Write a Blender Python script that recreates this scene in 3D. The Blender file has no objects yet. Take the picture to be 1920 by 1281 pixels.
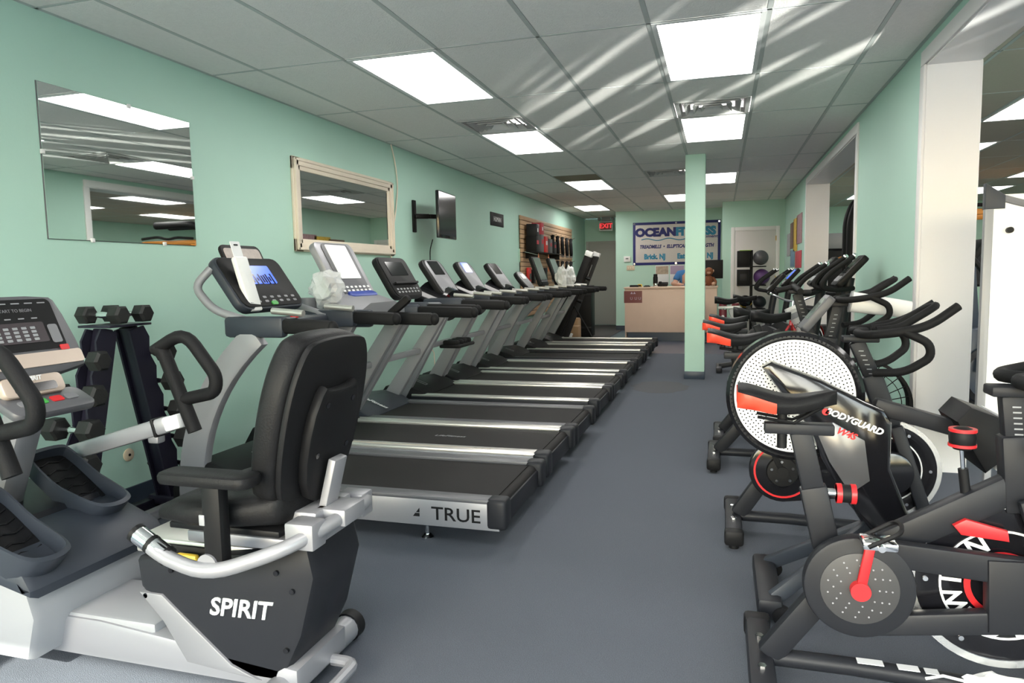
import bpy, bmesh, math, random
from mathutils import Vector, Matrix, Euler
random.seed(7)
PI = math.pi
scene = bpy.context.scene
COL = scene.collection

# ------------------------------------------------------------------ camera
F_PX, CX, CY = 1312.4, 960.0, 640.5
CR = Vector((0.95840, 0.28480, -0.01914))      # camera right in world
CD = Vector((0.00858, -0.09575, -0.99537))     # camera down
CF = Vector((-0.28531, 0.95379, -0.09421))     # camera forward
CAM = Vector((3.1835, 0.0, 1.2467))
cam_data = bpy.data.cameras.new('camera')
cam = bpy.data.objects.new('camera', cam_data)
COL.objects.link(cam)
cam_data.sensor_width = 36.0
cam_data.lens = F_PX / 1920 * 36
cam_data.clip_start = 0.05
m = Matrix.Identity(4)
for i in range(3):
    m[i][0] = CR[i]; m[i][1] = -CD[i]; m[i][2] = -CF[i]; m[i][3] = CAM[i]
cam.matrix_world = m
scene.camera = cam

def ray(x, y):
    return CR * ((x - CX) / F_PX) + CD * ((y - CY) / F_PX) + CF
def PY(x, y, Y):            # the point of a pixel's ray on the plane Y = const
    d = ray(x, y); return CAM + d * ((Y - CAM.y) / d.y)
def PX(x, y, X):
    d = ray(x, y); return CAM + d * ((X - CAM.x) / d.x)
def PZ(x, y, Z):
    d = ray(x, y); return CAM + d * ((Z - CAM.z) / d.z)

# ------------------------------------------------------------------ world, sun, exposure
scene.view_settings.view_transform = 'Standard'
scene.view_settings.look = 'None'
scene.view_settings.gamma = 1
scene.view_settings.use_curve_mapping = False
scene.view_settings.exposure = 0.5
world = bpy.data.worlds.new('world')
scene.world = world
world.use_nodes = True
wn = world.node_tree.nodes; wl = world.node_tree.links
bg = wn['Background']
sky = wn.new('ShaderNodeTexSky')
sky.sky_type = 'NISHITA'
sky.sun_disc = False
sky.sun_elevation = math.radians(33)
sky.sun_rotation = math.radians(186)
sky.dust_density = 2.0
wl.new(sky.outputs[0], bg.inputs[0])
bg.inputs[1].default_value = 1.1
sun_d = bpy.data.lights.new('sun', 'SUN')
sun_d.energy = 16.0
sun_d.angle = math.radians(0.6)
sun_d.color = (1.0, 0.93, 0.84)
sun = bpy.data.objects.new('sun', sun_d)
COL.objects.link(sun)
sun.rotation_euler = Vector((-0.10, 1.0, -0.64)).to_track_quat('-Z', 'Y').to_euler()
sun.location = (6, -9, 6)
# added spot lamp, noise-masked to imitate reflected sun: broken patches on the ceiling
gl = bpy.data.lights.new('glint_standin', 'SPOT'); gl.energy = 16000; gl.spot_size = math.radians(17); gl.spot_blend = 0.5; gl.shadow_soft_size = 0.03
gl.color = (1.0, 0.96, 0.9); gl.use_nodes = True
gn = gl.node_tree; em = gn.nodes['Emission']
gt = gn.nodes.new('ShaderNodeTexCoord'); gno = gn.nodes.new('ShaderNodeTexNoise'); gno.inputs['Scale'].default_value = 55; gno.inputs['Detail'].default_value = 2
gr = gn.nodes.new('ShaderNodeMapRange'); gr.inputs['From Min'].default_value = 0.54; gr.inputs['From Max'].default_value = 0.64; gr.inputs['To Min'].default_value = 0.0; gr.inputs['To Max'].default_value = 1.0
gn.links.new(gt.outputs['Normal'], gno.inputs['Vector']); gn.links.new(gno.outputs['Fac'], gr.inputs['Value']); gn.links.new(gr.outputs[0], em.inputs['Strength'])
glo = bpy.data.objects.new('glint_standin', gl); COL.objects.link(glo); glo.location = (8.2, -4.0, 0.40); glo.scale = (1, 0.30, 1)
glo.rotation_euler = (Vector((3.2, 5.3, 2.573)) - Vector((8.2, -4.0, 0.40))).to_track_quat('-Z', 'Y').to_euler()

# ------------------------------------------------------------------ materials
MATS = {}
def mat(name, col, rough=0.5, metal=0.0, noise=0.0, scale=20.0, bump=0.0, bscale=None, emit=None, estr=0.0, trans=0.0, spec=None, coat=0.0):
    if name in MATS: return MATS[name]
    M = bpy.data.materials.new(name); M.use_nodes = True
    nt = M.node_tree; b = nt.nodes['Principled BSDF']
    b.inputs['Base Color'].default_value = (*col, 1)
    b.inputs['Roughness'].default_value = rough
    b.inputs['Metallic'].default_value = metal
    if spec is not None: b.inputs['Specular IOR Level'].default_value = spec
    if coat: b.inputs['Coat Weight'].default_value = coat
    if trans: b.inputs['Transmission Weight'].default_value = trans
    if emit:
        b.inputs['Emission Color'].default_value = (*emit, 1)
        b.inputs['Emission Strength'].default_value = estr
    if noise or bump:
        tc = nt.nodes.new('ShaderNodeTexCoord')
        n = nt.nodes.new('ShaderNodeTexNoise'); n.inputs['Scale'].default_value = scale; n.inputs['Detail'].default_value = 5
        nt.links.new(tc.outputs['Object'], n.inputs['Vector'])
        if noise:
            r = nt.nodes.new('ShaderNodeMapRange')
            r.inputs['To Min'].default_value = 1 - noise; r.inputs['To Max'].default_value = 1 + noise
            nt.links.new(n.outputs['Fac'], r.inputs['Value'])
            mx = nt.nodes.new('ShaderNodeMix'); mx.data_type = 'RGBA'; mx.blend_type = 'MULTIPLY'
            mx.inputs['Factor'].default_value = 1
            mx.inputs['A'].default_value = (*col, 1)
            nt.links.new(r.outputs[0], mx.inputs['B'])
            nt.links.new(mx.outputs['Result'], b.inputs['Base Color'])
        if bump:
            n2 = nt.nodes.new('ShaderNodeTexNoise'); n2.inputs['Scale'].default_value = bscale or scale; n2.inputs['Detail'].default_value = 4
            nt.links.new(tc.outputs['Object'], n2.inputs['Vector'])
            bp = nt.nodes.new('ShaderNodeBump'); bp.inputs['Strength'].default_value = bump; bp.inputs['Distance'].default_value = 0.01
            nt.links.new(n2.outputs['Fac'], bp.inputs['Height'])
            nt.links.new(bp.outputs['Normal'], b.inputs['Normal'])
    MATS[name] = M
    return M

WALL = mat('mint_wall_paint', (0.47, 0.70, 0.60), 0.55, noise=0.05, scale=1.3, bump=0.05, bscale=60)
TILE = mat('ceiling_tile', (0.86, 0.83, 0.81), 0.9, noise=0.06, scale=45, bump=0.35, bscale=110)
TEE = mat('ceiling_tee', (0.50, 0.52, 0.51), 0.5)
STAIN = mat('stained_tile', (0.27, 0.22, 0.16), 0.9, noise=0.1, scale=20)
CARPET = mat('carpet', (0.088, 0.099, 0.122), 0.95, noise=0.38, scale=260, bump=0.5, bscale=330)
VINYL = mat('vinyl_floor', (0.075, 0.085, 0.12), 0.35, noise=0.1, scale=4)
WHITE = mat('white_paint', (0.80, 0.78, 0.78), 0.45, noise=0.02, scale=5)
CREAM = mat('cream_frame', (0.80, 0.70, 0.58), 0.5, noise=0.06, scale=9)
DOORW = mat('door_paint', (0.66, 0.63, 0.62), 0.5)
DOORG = mat('grey_door_paint', (0.42, 0.41, 0.40), 0.6)
BASEB = mat('cove_base', (0.03, 0.045, 0.07), 0.4)
MIRROR = mat('mirror_glass', (0.86, 0.90, 0.88), 0.015, 1.0)
BLACK = mat('black_plastic', (0.009, 0.009, 0.010), 0.5, spec=0.18, noise=0.1, scale=60)
SOFT = mat('black_foam', (0.009, 0.009, 0.010), 0.65, spec=0.18, bump=0.1, bscale=200)
VINB = mat('black_vinyl', (0.009, 0.009, 0.010), 0.5, spec=0.18, bump=0.12, bscale=160)
GLOSS = mat('gloss_black', (0.008, 0.008, 0.010), 0.12)
CHAR = mat('charcoal_paint', (0.016, 0.017, 0.021), 0.45, 0.0, spec=0.25)
SLATE = mat('slate_plastic', (0.030, 0.036, 0.048), 0.45, spec=0.35)
BELT = mat('running_belt', (0.011, 0.0095, 0.0095), 0.65, spec=0.25, bump=0.2, bscale=300)
SILV = mat('silver_paint', (0.30, 0.30, 0.32), 0.38, 0.35)
GREY = mat('grey_plastic', (0.20, 0.20, 0.215), 0.42, 0.1)
MIDG = mat('mid_grey_plastic', (0.10, 0.10, 0.11), 0.42, 0.1)
UPR = mat('upright_grey', (0.27, 0.27, 0.29), 0.42, 0.25)
ALU = mat('brushed_aluminium', (0.72, 0.70, 0.67), 0.32, 0.75)
CHROME = mat('chrome', (0.85, 0.85, 0.86), 0.10, 1.0)
RED = mat('red_plastic', (0.62, 0.02, 0.025), 0.35)
ORED = mat('orange_red_vinyl', (0.80, 0.07, 0.035), 0.4)
REDP = mat('red_bicycle_paint', (0.45, 0.01, 0.015), 0.2, coat=0.5)
MAROON = mat('maroon_vinyl', (0.14, 0.012, 0.022), 0.35)
PURP = mat('dark_rack_paint', (0.022, 0.020, 0.036), 0.35, 0.3)
IRON = mat('hex_rubber', (0.012, 0.012, 0.012), 0.55, bump=0.1, bscale=120)
PAPER = mat('paper', (0.82, 0.82, 0.84), 0.6)
PWHITE = mat('white_plastic', (0.80, 0.80, 0.80), 0.35)
BOARDW = mat('white_board', (0.88, 0.88, 0.88), 0.25)
LGREY = mat('light_grey_plastic', (0.28, 0.285, 0.30), 0.4)
SCREEN = mat('dark_screen', (0.012, 0.013, 0.015), 0.12)
BLUES = mat('blue_lcd', (0.02, 0.06, 0.45), 0.2, emit=(0.05, 0.13, 0.9), estr=1.0)
GREENS = mat('grey_green_lcd', (0.16, 0.20, 0.18), 0.15)
BLUEP = mat('blue_tray', (0.02, 0.05, 0.30), 0.4)
BEIGE = mat('beige_laminate', (0.66, 0.49, 0.39), 0.5, noise=0.05, scale=6)
SLATW = mat('slatwall_maple', (0.50, 0.33, 0.20), 0.55, noise=0.1, scale=8)
ORANGE = mat('orange_paint', (0.62, 0.24, 0.03), 0.4)
YELLOW = mat('yellow_plastic', (0.75, 0.50, 0.05), 0.45)
GREEN = mat('green_plastic', (0.25, 0.45, 0.03), 0.4)
BLUEM = mat('navy_shroud', (0.035, 0.05, 0.085), 0.4)
NAVY = mat('navy_ink', (0.02, 0.025, 0.16), 0.6)
TEAL = mat('teal_ink', (0.03, 0.25, 0.42), 0.6)
BANNER = mat('banner_vinyl', (0.66, 0.62, 0.60), 0.55, noise=0.05, scale=5, bump=0.15, bscale=5)
LIGHTP = mat('lit_diffuser', (0.9, 0.9, 0.9), 0.5, emit=(1.0, 0.97, 0.93), estr=8.0)
EXITR = mat('exit_red_lit', (0.6, 0.02, 0.02), 0.4, emit=(1.0, 0.05, 0.06), estr=0.7)
BRASS = mat('brass', (0.70, 0.50, 0.20), 0.25, 1.0)
CARD = mat('cardboard', (0.36, 0.23, 0.13), 0.8)
TAN = mat('ivory_plastic', (0.62, 0.52, 0.38), 0.5)
GREENL = mat('green_button', (0.05, 0.35, 0.06), 0.4)
BROWN = mat('brown_plush', (0.20, 0.07, 0.03), 0.9, bump=0.5, bscale=120)
PLUSHF = mat('tan_plush', (0.50, 0.30, 0.20), 0.9)
SKIN = mat('skin', (0.48, 0.27, 0.19), 0.55)
SHIRT = mat('blue_shirt', (0.03, 0.13, 0.32), 0.8)
HAIR = mat('brown_hair', (0.06, 0.04, 0.03), 0.7)
PURPLE = mat('purple_ball', (0.10, 0.04, 0.16), 0.5)
FLYW = mat('machined_rim', (0.80, 0.80, 0.80), 0.25, 0.8)
LILAC = mat('lilac_flyer', (0.45, 0.35, 0.50), 0.7)
PICS = [mat('flyer_%s' % n, c, 0.7, noise=0.4, scale=25) for n, c in (('grey', (0.4, 0.4, 0.42)), ('brown', (0.22, 0.14, 0.11)), ('yellow', (0.75, 0.5, 0.08)), ('blue', (0.18, 0.30, 0.40)), ('red', (0.5, 0.06, 0.08)), ('mauve', (0.40, 0.24, 0.26)))]

def glass_mat():
    M = bpy.data.materials.new('window_glass'); M.use_nodes = True
    nt = M.node_tree; out = nt.nodes['Material Output']
    nt.nodes.remove(nt.nodes['Principled BSDF'])
    t = nt.nodes.new('ShaderNodeBsdfTransparent'); t.inputs[0].default_value = (0.93, 0.96, 0.95, 1)
    g = nt.nodes.new('ShaderNodeBsdfGlossy'); g.inputs['Roughness'].default_value = 0.02
    mx = nt.nodes.new('ShaderNodeMixShader'); mx.inputs[0].default_value = 0.06
    nt.links.new(t.outputs[0], mx.inputs[1]); nt.links.new(g.outputs[0], mx.inputs[2]); nt.links.new(mx.outputs[0], out.inputs[0])
    return M
GLASS = glass_mat()
def plastic_bag():
    M = bpy.data.materials.new('clear_plastic_bag'); M.use_nodes = True
    nt = M.node_tree; out = nt.nodes['Material Output']; b = nt.nodes['Principled BSDF']
    b.inputs['Base Color'].default_value = (0.85, 0.87, 0.88, 1); b.inputs['Roughness'].default_value = 0.2
    t = nt.nodes.new('ShaderNodeBsdfTransparent')
    mx = nt.nodes.new('ShaderNodeMixShader'); mx.inputs[0].default_value = 0.45
    nt.links.new(t.outputs[0], mx.inputs[1]); nt.links.new(b.outputs[0], mx.inputs[2]); nt.links.new(mx.outputs[0], out.inputs[0])
    return M
BAG = plastic_bag()

# ------------------------------------------------------------------ builders
def V(*a): return Vector(a if len(a) > 1 else a[0])
def rrect(w, h, r, n=4):
    pts = []
    for sx, sy, a0 in ((1, 1, 0), (-1, 1, 90), (-1, -1, 180), (1, -1, 270)):
        for k in range(n + 1):
            a = math.radians(a0 + 90 * k / n)
            pts.append((sx * (w / 2 - r) + r * math.cos(a), sy * (h / 2 - r) + r * math.sin(a)))
    return pts
def circ(r, n=32, cx=0, cy=0): return [(cx + r * math.cos(2 * PI * k / n), cy + r * math.sin(2 * PI * k / n)) for k in range(n)]
def fillet(pts, r=0.05, n=5):
    pts = [Vector(p) for p in pts]
    out = [pts[0]]
    for i in range(1, len(pts) - 1):
        a, b, c = pts[i - 1], pts[i], pts[i + 1]
        u = (a - b); v = (c - b)
        rr = min(r, u.length * 0.48, v.length * 0.48)
        p0 = b + u.normalized() * rr; p1 = b + v.normalized() * rr
        for k in range(n + 1):
            t = k / n
            out.append(p0 * (1 - t) ** 2 + b * 2 * t * (1 - t) + p1 * t * t)
    out.append(pts[-1])
    return out
def frame(o, xd, yd):       # matrix whose local x,y axes are xd,yd
    x = Vector(xd).normalized(); z = x.cross(Vector(yd)).normalized(); y = z.cross(x)
    M = Matrix.Identity(4)
    for i in range(3):
        M[i][0] = x[i]; M[i][1] = y[i]; M[i][2] = z[i]; M[i][3] = o[i]
    return M
XZ = Matrix(((1, 0, 0, 0), (0, 0, -1, 0), (0, 1, 0, 0), (0, 0, 0, 1)))      # outline (x,z), thickness towards -y
YZ = Matrix(((0, 0, 1, 0), (1, 0, 0, 0), (0, 1, 0, 0), (0, 0, 0, 1)))       # outline (y,z), thickness towards +x

class B:
    def __init__(self, off=(0, 0, 0)):
        self.bm = bmesh.new(); self.off = Vector(off)
    def _join(self, t, M=None):
        if M is not None: t.transform(M)
        me = bpy.data.meshes.new('tmp'); t.to_mesh(me); t.free()
        self.bm.from_mesh(me); bpy.data.meshes.remove(me)
        return self
    def box(self, c, s, bev=0.0, rot=None, seg=2):
        t = bmesh.new(); bmesh.ops.create_cube(t, size=1)
        for v in t.verts: v.co = Vector((v.co.x * s[0], v.co.y * s[1], v.co.z * s[2]))
        if bev: bmesh.ops.bevel(t, geom=list(t.edges), offset=min(bev, min(s) * 0.49), segments=seg, affect='EDGES', profile=0.5)
        M = Matrix.Translation(Vector(c))
        if rot is not None: M = M @ (rot if isinstance(rot, Matrix) else Euler(rot).to_matrix().to_4x4())
        return self._join(t, M)
    def beam(self, p0, p1, w, h, bev=0.006, side=(0, 1, 0)):     # box section from p0 to p1, w along `side`, h across
        p0 = Vector(p0); p1 = Vector(p1); d = p1 - p0
        M = frame((p0 + p1) / 2, d, side)
        t = bmesh.new(); bmesh.ops.create_cube(t, size=1)
        for v in t.verts: v.co = Vector((v.co.x * d.length, v.co.y * w, v.co.z * h))
        if bev: bmesh.ops.bevel(t, geom=list(t.edges), offset=min(bev, min(w, h) * 0.45), segments=2, affect='EDGES', profile=0.5)
        return self._join(t, M)
    def tube(self, pts, r, seg=10, caps=True, fil=0.0, r2=None):
        pts = [Vector(p) for p in pts]
        if fil: pts = fillet(pts, fil)
        t = bmesh.new(); rings = []
        n = len(pts); up = None
        for i, p in enumerate(pts):
            d = (pts[min(i + 1, n - 1)] - pts[max(i - 1, 0)]).normalized()
            if up is None:
                up = Vector((0, 0, 1)) if abs(d.z) < 0.9 else Vector((0, 1, 0))
            x = d.cross(up).normalized(); y = x.cross(d).normalized(); up = y
            rr = r if r2 is None else r + (r2 - r) * i / (n - 1)
            rings.append([t.verts.new(p + (x * math.cos(2 * PI * k / seg) + y * math.sin(2 * PI * k / seg)) * rr) for k in range(seg)])
        for a, b in zip(rings, rings[1:]):
            for k in range(seg): t.faces.new((a[k], a[(k + 1) % seg], b[(k + 1) % seg], b[k]))
        if caps: t.faces.new(rings[0][::-1]); t.faces.new(rings[-1])
        bmesh.ops.recalc_face_normals(t, faces=list(t.faces))
        return self._join(t)
    def cyl(self, p0, p1, r, seg=20, r2=None): return self.tube([p0, p1], r, seg, True, 0, r2)
    def plate(self, outline, th, M=None, bev=0.0, seg=2):     # outline in local xy, thickness 0..th along z
        t = bmesh.new()
        lo = [t.verts.new((x, y, 0)) for x, y in outline]
        f = t.faces.new(lo)
        r = bmesh.ops.extrude_face_region(t, geom=[f])
        for v in [g for g in r['geom'] if isinstance(g, bmesh.types.BMVert)]: v.co.z += th
        bmesh.ops.recalc_face_normals(t, faces=list(t.faces))
        if bev:
            ed = [e for e in t.edges if abs(e.verts[0].co.z - e.verts[1].co.z) < 1e-6]
            bmesh.ops.bevel(t, geom=ed, offset=bev, segments=seg, affect='EDGES', profile=0.5)
        return self._join(t, M)
    def xz(self, outline, y0, y1, bev=0.0):                   # outline (x,z) extruded from y0 to y1
        return self.plate(outline, y1 - y0, Matrix.Translation((0, y1, 0)) @ XZ, bev)
    def ring(self, o, i, th, M=None, n=40):                   # flat ring, radii o > i
        t = bmesh.new(); rs = []
        for r, z in ((i, 0), (o, 0), (o, th), (i, th)):
            rs.append([t.verts.new((r * math.cos(2 * PI * k / n), r * math.sin(2 * PI * k / n), z)) for k in range(n)])
        for a in range(4):
            A, C = rs[a], rs[(a + 1) % 4]
            for k in range(n): t.faces.new((A[k], A[(k + 1) % n], C[(k + 1) % n], C[k]))
        bmesh.ops.recalc_face_normals(t, faces=list(t.faces))
        return self._join(t, M)
    def lathe(self, prof, M=None, n=32):                      # profile (r,z) round local z
        t = bmesh.new(); rs = []
        for r, z in prof:
            if r < 1e-5: rs.append([t.verts.new((0, 0, z))])
            else: rs.append([t.verts.new((r * math.cos(2 * PI * k / n), r * math.sin(2 * PI * k / n), z)) for k in range(n)])
        for A, C in zip(rs, rs[1:]):
            for k in range(n):
                a = A if len(A) == 1 else [A[k], A[(k + 1) % n]]; c = C if len(C) == 1 else [C[(k + 1) % n], C[k]]
                if len(a) + len(c) >= 3: t.faces.new(a + c)
        bmesh.ops.recalc_face_normals(t, faces=list(t.faces))
        return self._join(t, M)
    def ball(self, c, r, sc=(1, 1, 1), u=16, v=10, rot=None):
        t = bmesh.new(); bmesh.ops.create_uvsphere(t, u_segments=u, v_segments=v, radius=r)
        M = Matrix.Translation(Vector(c))
        if rot is not None: M = M @ Euler(rot).to_matrix().to_4x4()
        return self._join(t, M @ Matrix.Diagonal((*sc, 1)))
    def loft(self, secs, closed_ends=True):                   # list of equal-length rings of 3-D points
        t = bmesh.new(); rs = [[t.verts.new(p) for p in s] for s in secs]; n = len(rs[0])
        for A, C in zip(rs, rs[1:]):
            for k in range(n): t.faces.new((A[k], A[(k + 1) % n], C[(k + 1) % n], C[k]))
        if closed_ends: t.faces.new(rs[0][::-1]); t.faces.new(rs[-1])
        bmesh.ops.recalc_face_normals(t, faces=list(t.faces))
        return self._join(t)
    def done(self, name, material, parent=None, smooth=35):
        me = bpy.data.meshes.new(name)
        if self.off.length: bmesh.ops.translate(self.bm, verts=list(self.bm.verts), vec=-self.off)
        self.bm.to_mesh(me); self.bm.free()
        me.materials.append(material)
        if smooth:
            for p in me.polygons: p.use_smooth = True
            me.set_sharp_from_angle(angle=math.radians(smooth))
        o = bpy.data.objects.new(name, me); COL.objects.link(o)
        if parent is not None: o.parent = parent
        return o

def tag(o, label, cat, group=None):
    o['label'] = label; o['category'] = cat
    if group: o['group'] = group
    return o
def thing(name, label, cat, loc=(0, 0, 0), rz=0.0, group=None):
    o = bpy.data.objects.new(name, None); COL.objects.link(o)
    o.location = loc; o.rotation_euler = (0, 0, rz); o.empty_display_size = 0.1
    return tag(o, label, cat, group)
def struct(o):
    o['kind'] = 'structure'; return o
def copy_tree(o, parent=None):
    c = o.copy(); COL.objects.link(c)
    if parent is not None: c.parent = parent
    for ch in o.children: copy_tree(ch, c)
    return c
def text(s, size, M, material, parent=None, ext=0.001, name='lettering', align='CENTER', sx=1.0, shear=0.0, bold=0.0, off=(0, 0, 0)):
    cu = bpy.data.curves.new(name, 'FONT'); cu.body = s; cu.size = size; cu.extrude = ext; cu.align_x = align; cu.align_y = 'CENTER'
    cu.shear = shear; cu.offset = bold; cu.resolution_u = 3
    o = bpy.data.objects.new('tmp_text', cu); COL.objects.link(o)
    bpy.context.view_layer.update()
    me = bpy.data.meshes.new_from_object(o.evaluated_get(bpy.context.evaluated_depsgraph_get()))
    bpy.data.objects.remove(o)
    me.transform(Matrix.Translation(-Vector(off)) @ M @ Matrix.Diagonal((sx, 1, 1, 1)))
    me.materials.clear(); me.materials.append(material)
    r = bpy.data.objects.new(name, me); COL.objects.link(r)
    if parent is not None: r.parent = parent
    return r
# ------------------------------------------------------------------ the room
W, H = 4.33, 2.573
Y0, YB, YD, YC = -1.6, 15.4, 14.2, 17.0       # shop front, banner wall, store-room wall, corridor end
RX = 9.6                                       # far side of the next room
WT = 0.27                                      # thickness of the wall between the rooms
fl = struct(B().box((RX / 2 - 0.1, (Y0 + 10.96) / 2, -0.05), (RX + 0.2, 10.96 - Y0, 0.1)).done('floor', CARPET))
o = B().box((RX / 2 - 0.1, (10.96 + YC + .2) / 2, -0.053), (RX + 0.2, YC + .2 - 10.96, 0.1)).done('vinyl_strip', VINYL, fl)
o['label'] = 'smooth dark blue floor before the desk'
B().box((0.55, 13.9, 0.0), (1.1, 5.8, 0.006)).done('corridor_carpet', mat('brown_carpet', (0.075, 0.068, 0.068), 0.95, noise=0.3, scale=200), fl)
B().plate([(0.30 * math.cos(a * PI / 12) * (1 + .12 * math.sin(a * 2.3)), 0.42 * math.sin(a * PI / 12)) for a in range(24)], 0.0006, Matrix.Translation((2.55, 7.72, 0.0))).done('stain', mat('carpet_stain', (0.078, 0.08, 0.088), 0.95, noise=0.4, scale=200), fl)

wl_ = struct(B().box((-0.06, (Y0 + YC) / 2, H / 2 + .1), (0.12, YC - Y0, H + .2)).done('wall_left', WALL))
B().box((0.006, (Y0 + 11) / 2, 0.05), (0.012, 11 - Y0, 0.10)).done('cove_base', BASEB, wl_)
wb = struct(B().box((2.1, YB + 0.06, H / 2), (2.24, 0.12, H)).box((0.98 + 0.06, (YB + YC) / 2 + .06, H / 2), (0.12, YC - YB - .12, H)).done('wall_back', WALL))
B().box((2.1, YB - 0.006, 0.05), (2.24, 0.012, 0.10)).done('cove_base', BASEB, wb)
wc = struct(B().box((0.5, YC + 0.06, H / 2), (1.2, 0.12, H)).done('wall_corridor', WALL))
ws = struct(B().box(((3.2 + W) / 2, YD + 0.06, H / 2), (W - 3.2, 0.12, H)).box((3.26, (YD + YB) / 2 + .06, H / 2), (0.12, YB - YD - .12, H)).done('wall_store', WALL))
B().box((3.26, YD - 0.006, 0.05), (0.12, 0.012, 0.10)).done('cove_base', BASEB, ws)
# right wall: piers and lintels between two wide openings
OP = [(-1.2, 4.76), (6.93, 10.7)]; OH = 2.44
b = B()
ys = [Y0, OP[0][0], OP[0][1], OP[1][0], OP[1][1], 16.46]
for a, c in ((ys[0], ys[1]), (ys[2], ys[3]), (ys[4], ys[5])):
    b.box((W + WT / 2, (a + c) / 2, H / 2), (WT, c - a, H))
for a, c in OP: b.box((W + WT / 2, (a + c) / 2, (OH + H) / 2), (WT, c - a, H - OH))
wr = struct(b.done('wall_right', WALL))
for i, (a, c) in enumerate(OP):
    t = B()
    for y, s in ((a, 1), (c, -1)):
        t.box((W + WT / 2, y + s * 0.008, OH / 2), (WT + 0.004, 0.016, OH))
        for x in (W - 0.008, W + WT + 0.008): t.box((x, y - s * 0.035, (OH - .008) / 2), (0.018, 0.085, OH - .008), 0.004)
    t.box((W + WT / 2, (a + c) / 2, OH - 0.008), (WT + 0.004, c - a, 0.016))
    for x in (W - 0.008, W + WT + 0.008): t.box((x, (a + c) / 2, OH + 0.035), (0.018, c - a + 0.14, 0.085), 0.004)
    struct(t.done('trim_%d' % (i + 1), WHITE))
# the next room
struct(B().box((RX + 0.06, (Y0 + YC) / 2, H / 2 + .1), (0.12, YC - Y0, H + .2)).done('wall_far_room', WALL))
struct(B().box(((W + RX) / 2, 16.5, H / 2), (RX - W, 0.12, H)).done('wall_far_room_end', WALL))
# shop front behind the camera: low sill, glass between mullions, head wall
fr = B(); Zs, Zh = 0.30, 2.25
fr.box((RX / 2, Y0 - 0.06, Zs / 2), (RX, 0.12, Zs)).box((RX / 2, Y0 - 0.06, (Zh + H + .2) / 2), (RX, 0.12, H + .2 - Zh))
wf = struct(fr.done('wall_front', WALL))
n = 8
for k in range(n):
    x0, x1 = RX * k / n, RX * (k + 1) / n
    wd = B()
    for x in (x0 + .025, x1 - .025): wd.box((x, Y0 - 0.06, (Zs + Zh) / 2), (0.05, 0.1, Zh - Zs))
    for z in (Zs + .025, Zh - .025): wd.box(((x0 + x1) / 2, Y0 - 0.06, z), (x1 - x0 - .1, 0.1, 0.05))
    wo = struct(wd.done('window_%d' % (k + 1), ALU))
    B().box(((x0 + x1) / 2, Y0 - 0.06, (Zs + Zh) / 2), (x1 - x0 - .1, 0.008, Zh - Zs - .1)).done('pane', GLASS, wo)
struct(B().box((5, Y0 - 10.2, -0.12), (60, 20, 0.1)).done('ground_outside', mat('pale_concrete', (0.48, 0.46, 0.44), 0.9, noise=0.2, scale=30)))
# daylight portal in the shop front
pd = bpy.data.lights.new('window_portal', 'AREA'); pd.shape = 'RECTANGLE'; pd.size = RX; pd.size_y = Zh - Zs
pd.cycles.is_portal = True
po = bpy.data.objects.new('window_portal', pd); COL.objects.link(po)
po.location = (RX / 2, Y0 - 0.16, (Zs + Zh) / 2); po.rotation_euler = (math.radians(90), 0, 0)

# pillar
p0 = PZ(1283, 706, 0)
pil = B().box((2.895, 8.50, H / 2), (0.222, 0.30, H), 0.006).done('pillar', WALL); struct(pil)
B().box((2.895, 8.50, 0.045), (0.232, 0.31, 0.09), 0.004).done('cove_base', BASEB, pil)

# ------------------------------------------------------------------ suspended ceiling
ceil = struct(B().box((RX / 2, (Y0 + YC) / 2, H + 0.16), (RX + .3, YC - Y0 + .3, 0.1)).done('ceiling', WHITE))
GX = [-0.0] + [c * 0.61 - 0.25 for c in range(1, 8)] + [W]
GY = [y for y in [3.94 + r * 1.22 for r in range(-5, 12)]]
ROWS = [Y0] + [y for y in GY if y > Y0 + .1 and y < YC] + [YC]
LIGHTS = [(2, 0), (2, 2), (2, 5), (1, 8), (5, 0), (5, 2), (5, 5), (4, 7), (2, -3), (5, -3)]
VENTS = [(2, 1), (5, 1), (4, 4)]
STAINED = [(2, 4)]
tile_mesh = {}
def tile(x0, x1, y0, y1, material=TILE, parent=ceil):
    k = (round(x1 - x0, 3), round(y1 - y0, 3), material.name)
    if k not in tile_mesh:
        tb = B().box((0, 0, 0), (x1 - x0 - 0.022, y1 - y0 - 0.022, 0.014), 0.004, seg=1); ob = tb.done('ceiling_tile', material)
        tile_mesh[k] = ob.data; bpy.data.objects.remove(ob)
    ob = bpy.data.objects.new('ceiling_tile', tile_mesh[k]); COL.objects.link(ob); ob.parent = parent
    ob.location = ((x0 + x1) / 2, (y0 + y1) / 2, H + 0.006)
tee = B()
for x in GX: tee.box((min(max(x, .012), W - .012), (Y0 + YC) / 2, H + 0.001), (0.024, YC - Y0, 0.006))
def cell_rows(r): return 3.94 + r * 1.22, 3.94 + (r + 1) * 1.22
light_labels = {(2, 0): 'bright ceiling panel light above the two nearest treadmills', (2, 2): 'lit ceiling panel beside the left slatted vent over the treadmill row', (2, 5): 'lit ceiling panel behind the brown stained tile', (1, 8): 'farthest lit ceiling panel near the exit sign', (5, 0): 'largest lit ceiling panel at top right above the aisle', (5, 2): 'lit ceiling panel touching the right slatted vent', (5, 5): 'lit ceiling panel just right of the green pillar top', (4, 7): 'lit ceiling panel half hidden left of the green pillar', (2, -3): 'lit ceiling panel behind the viewer on the mirror side', (5, -3): 'lit ceiling panel behind the viewer on the aisle side'}
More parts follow.
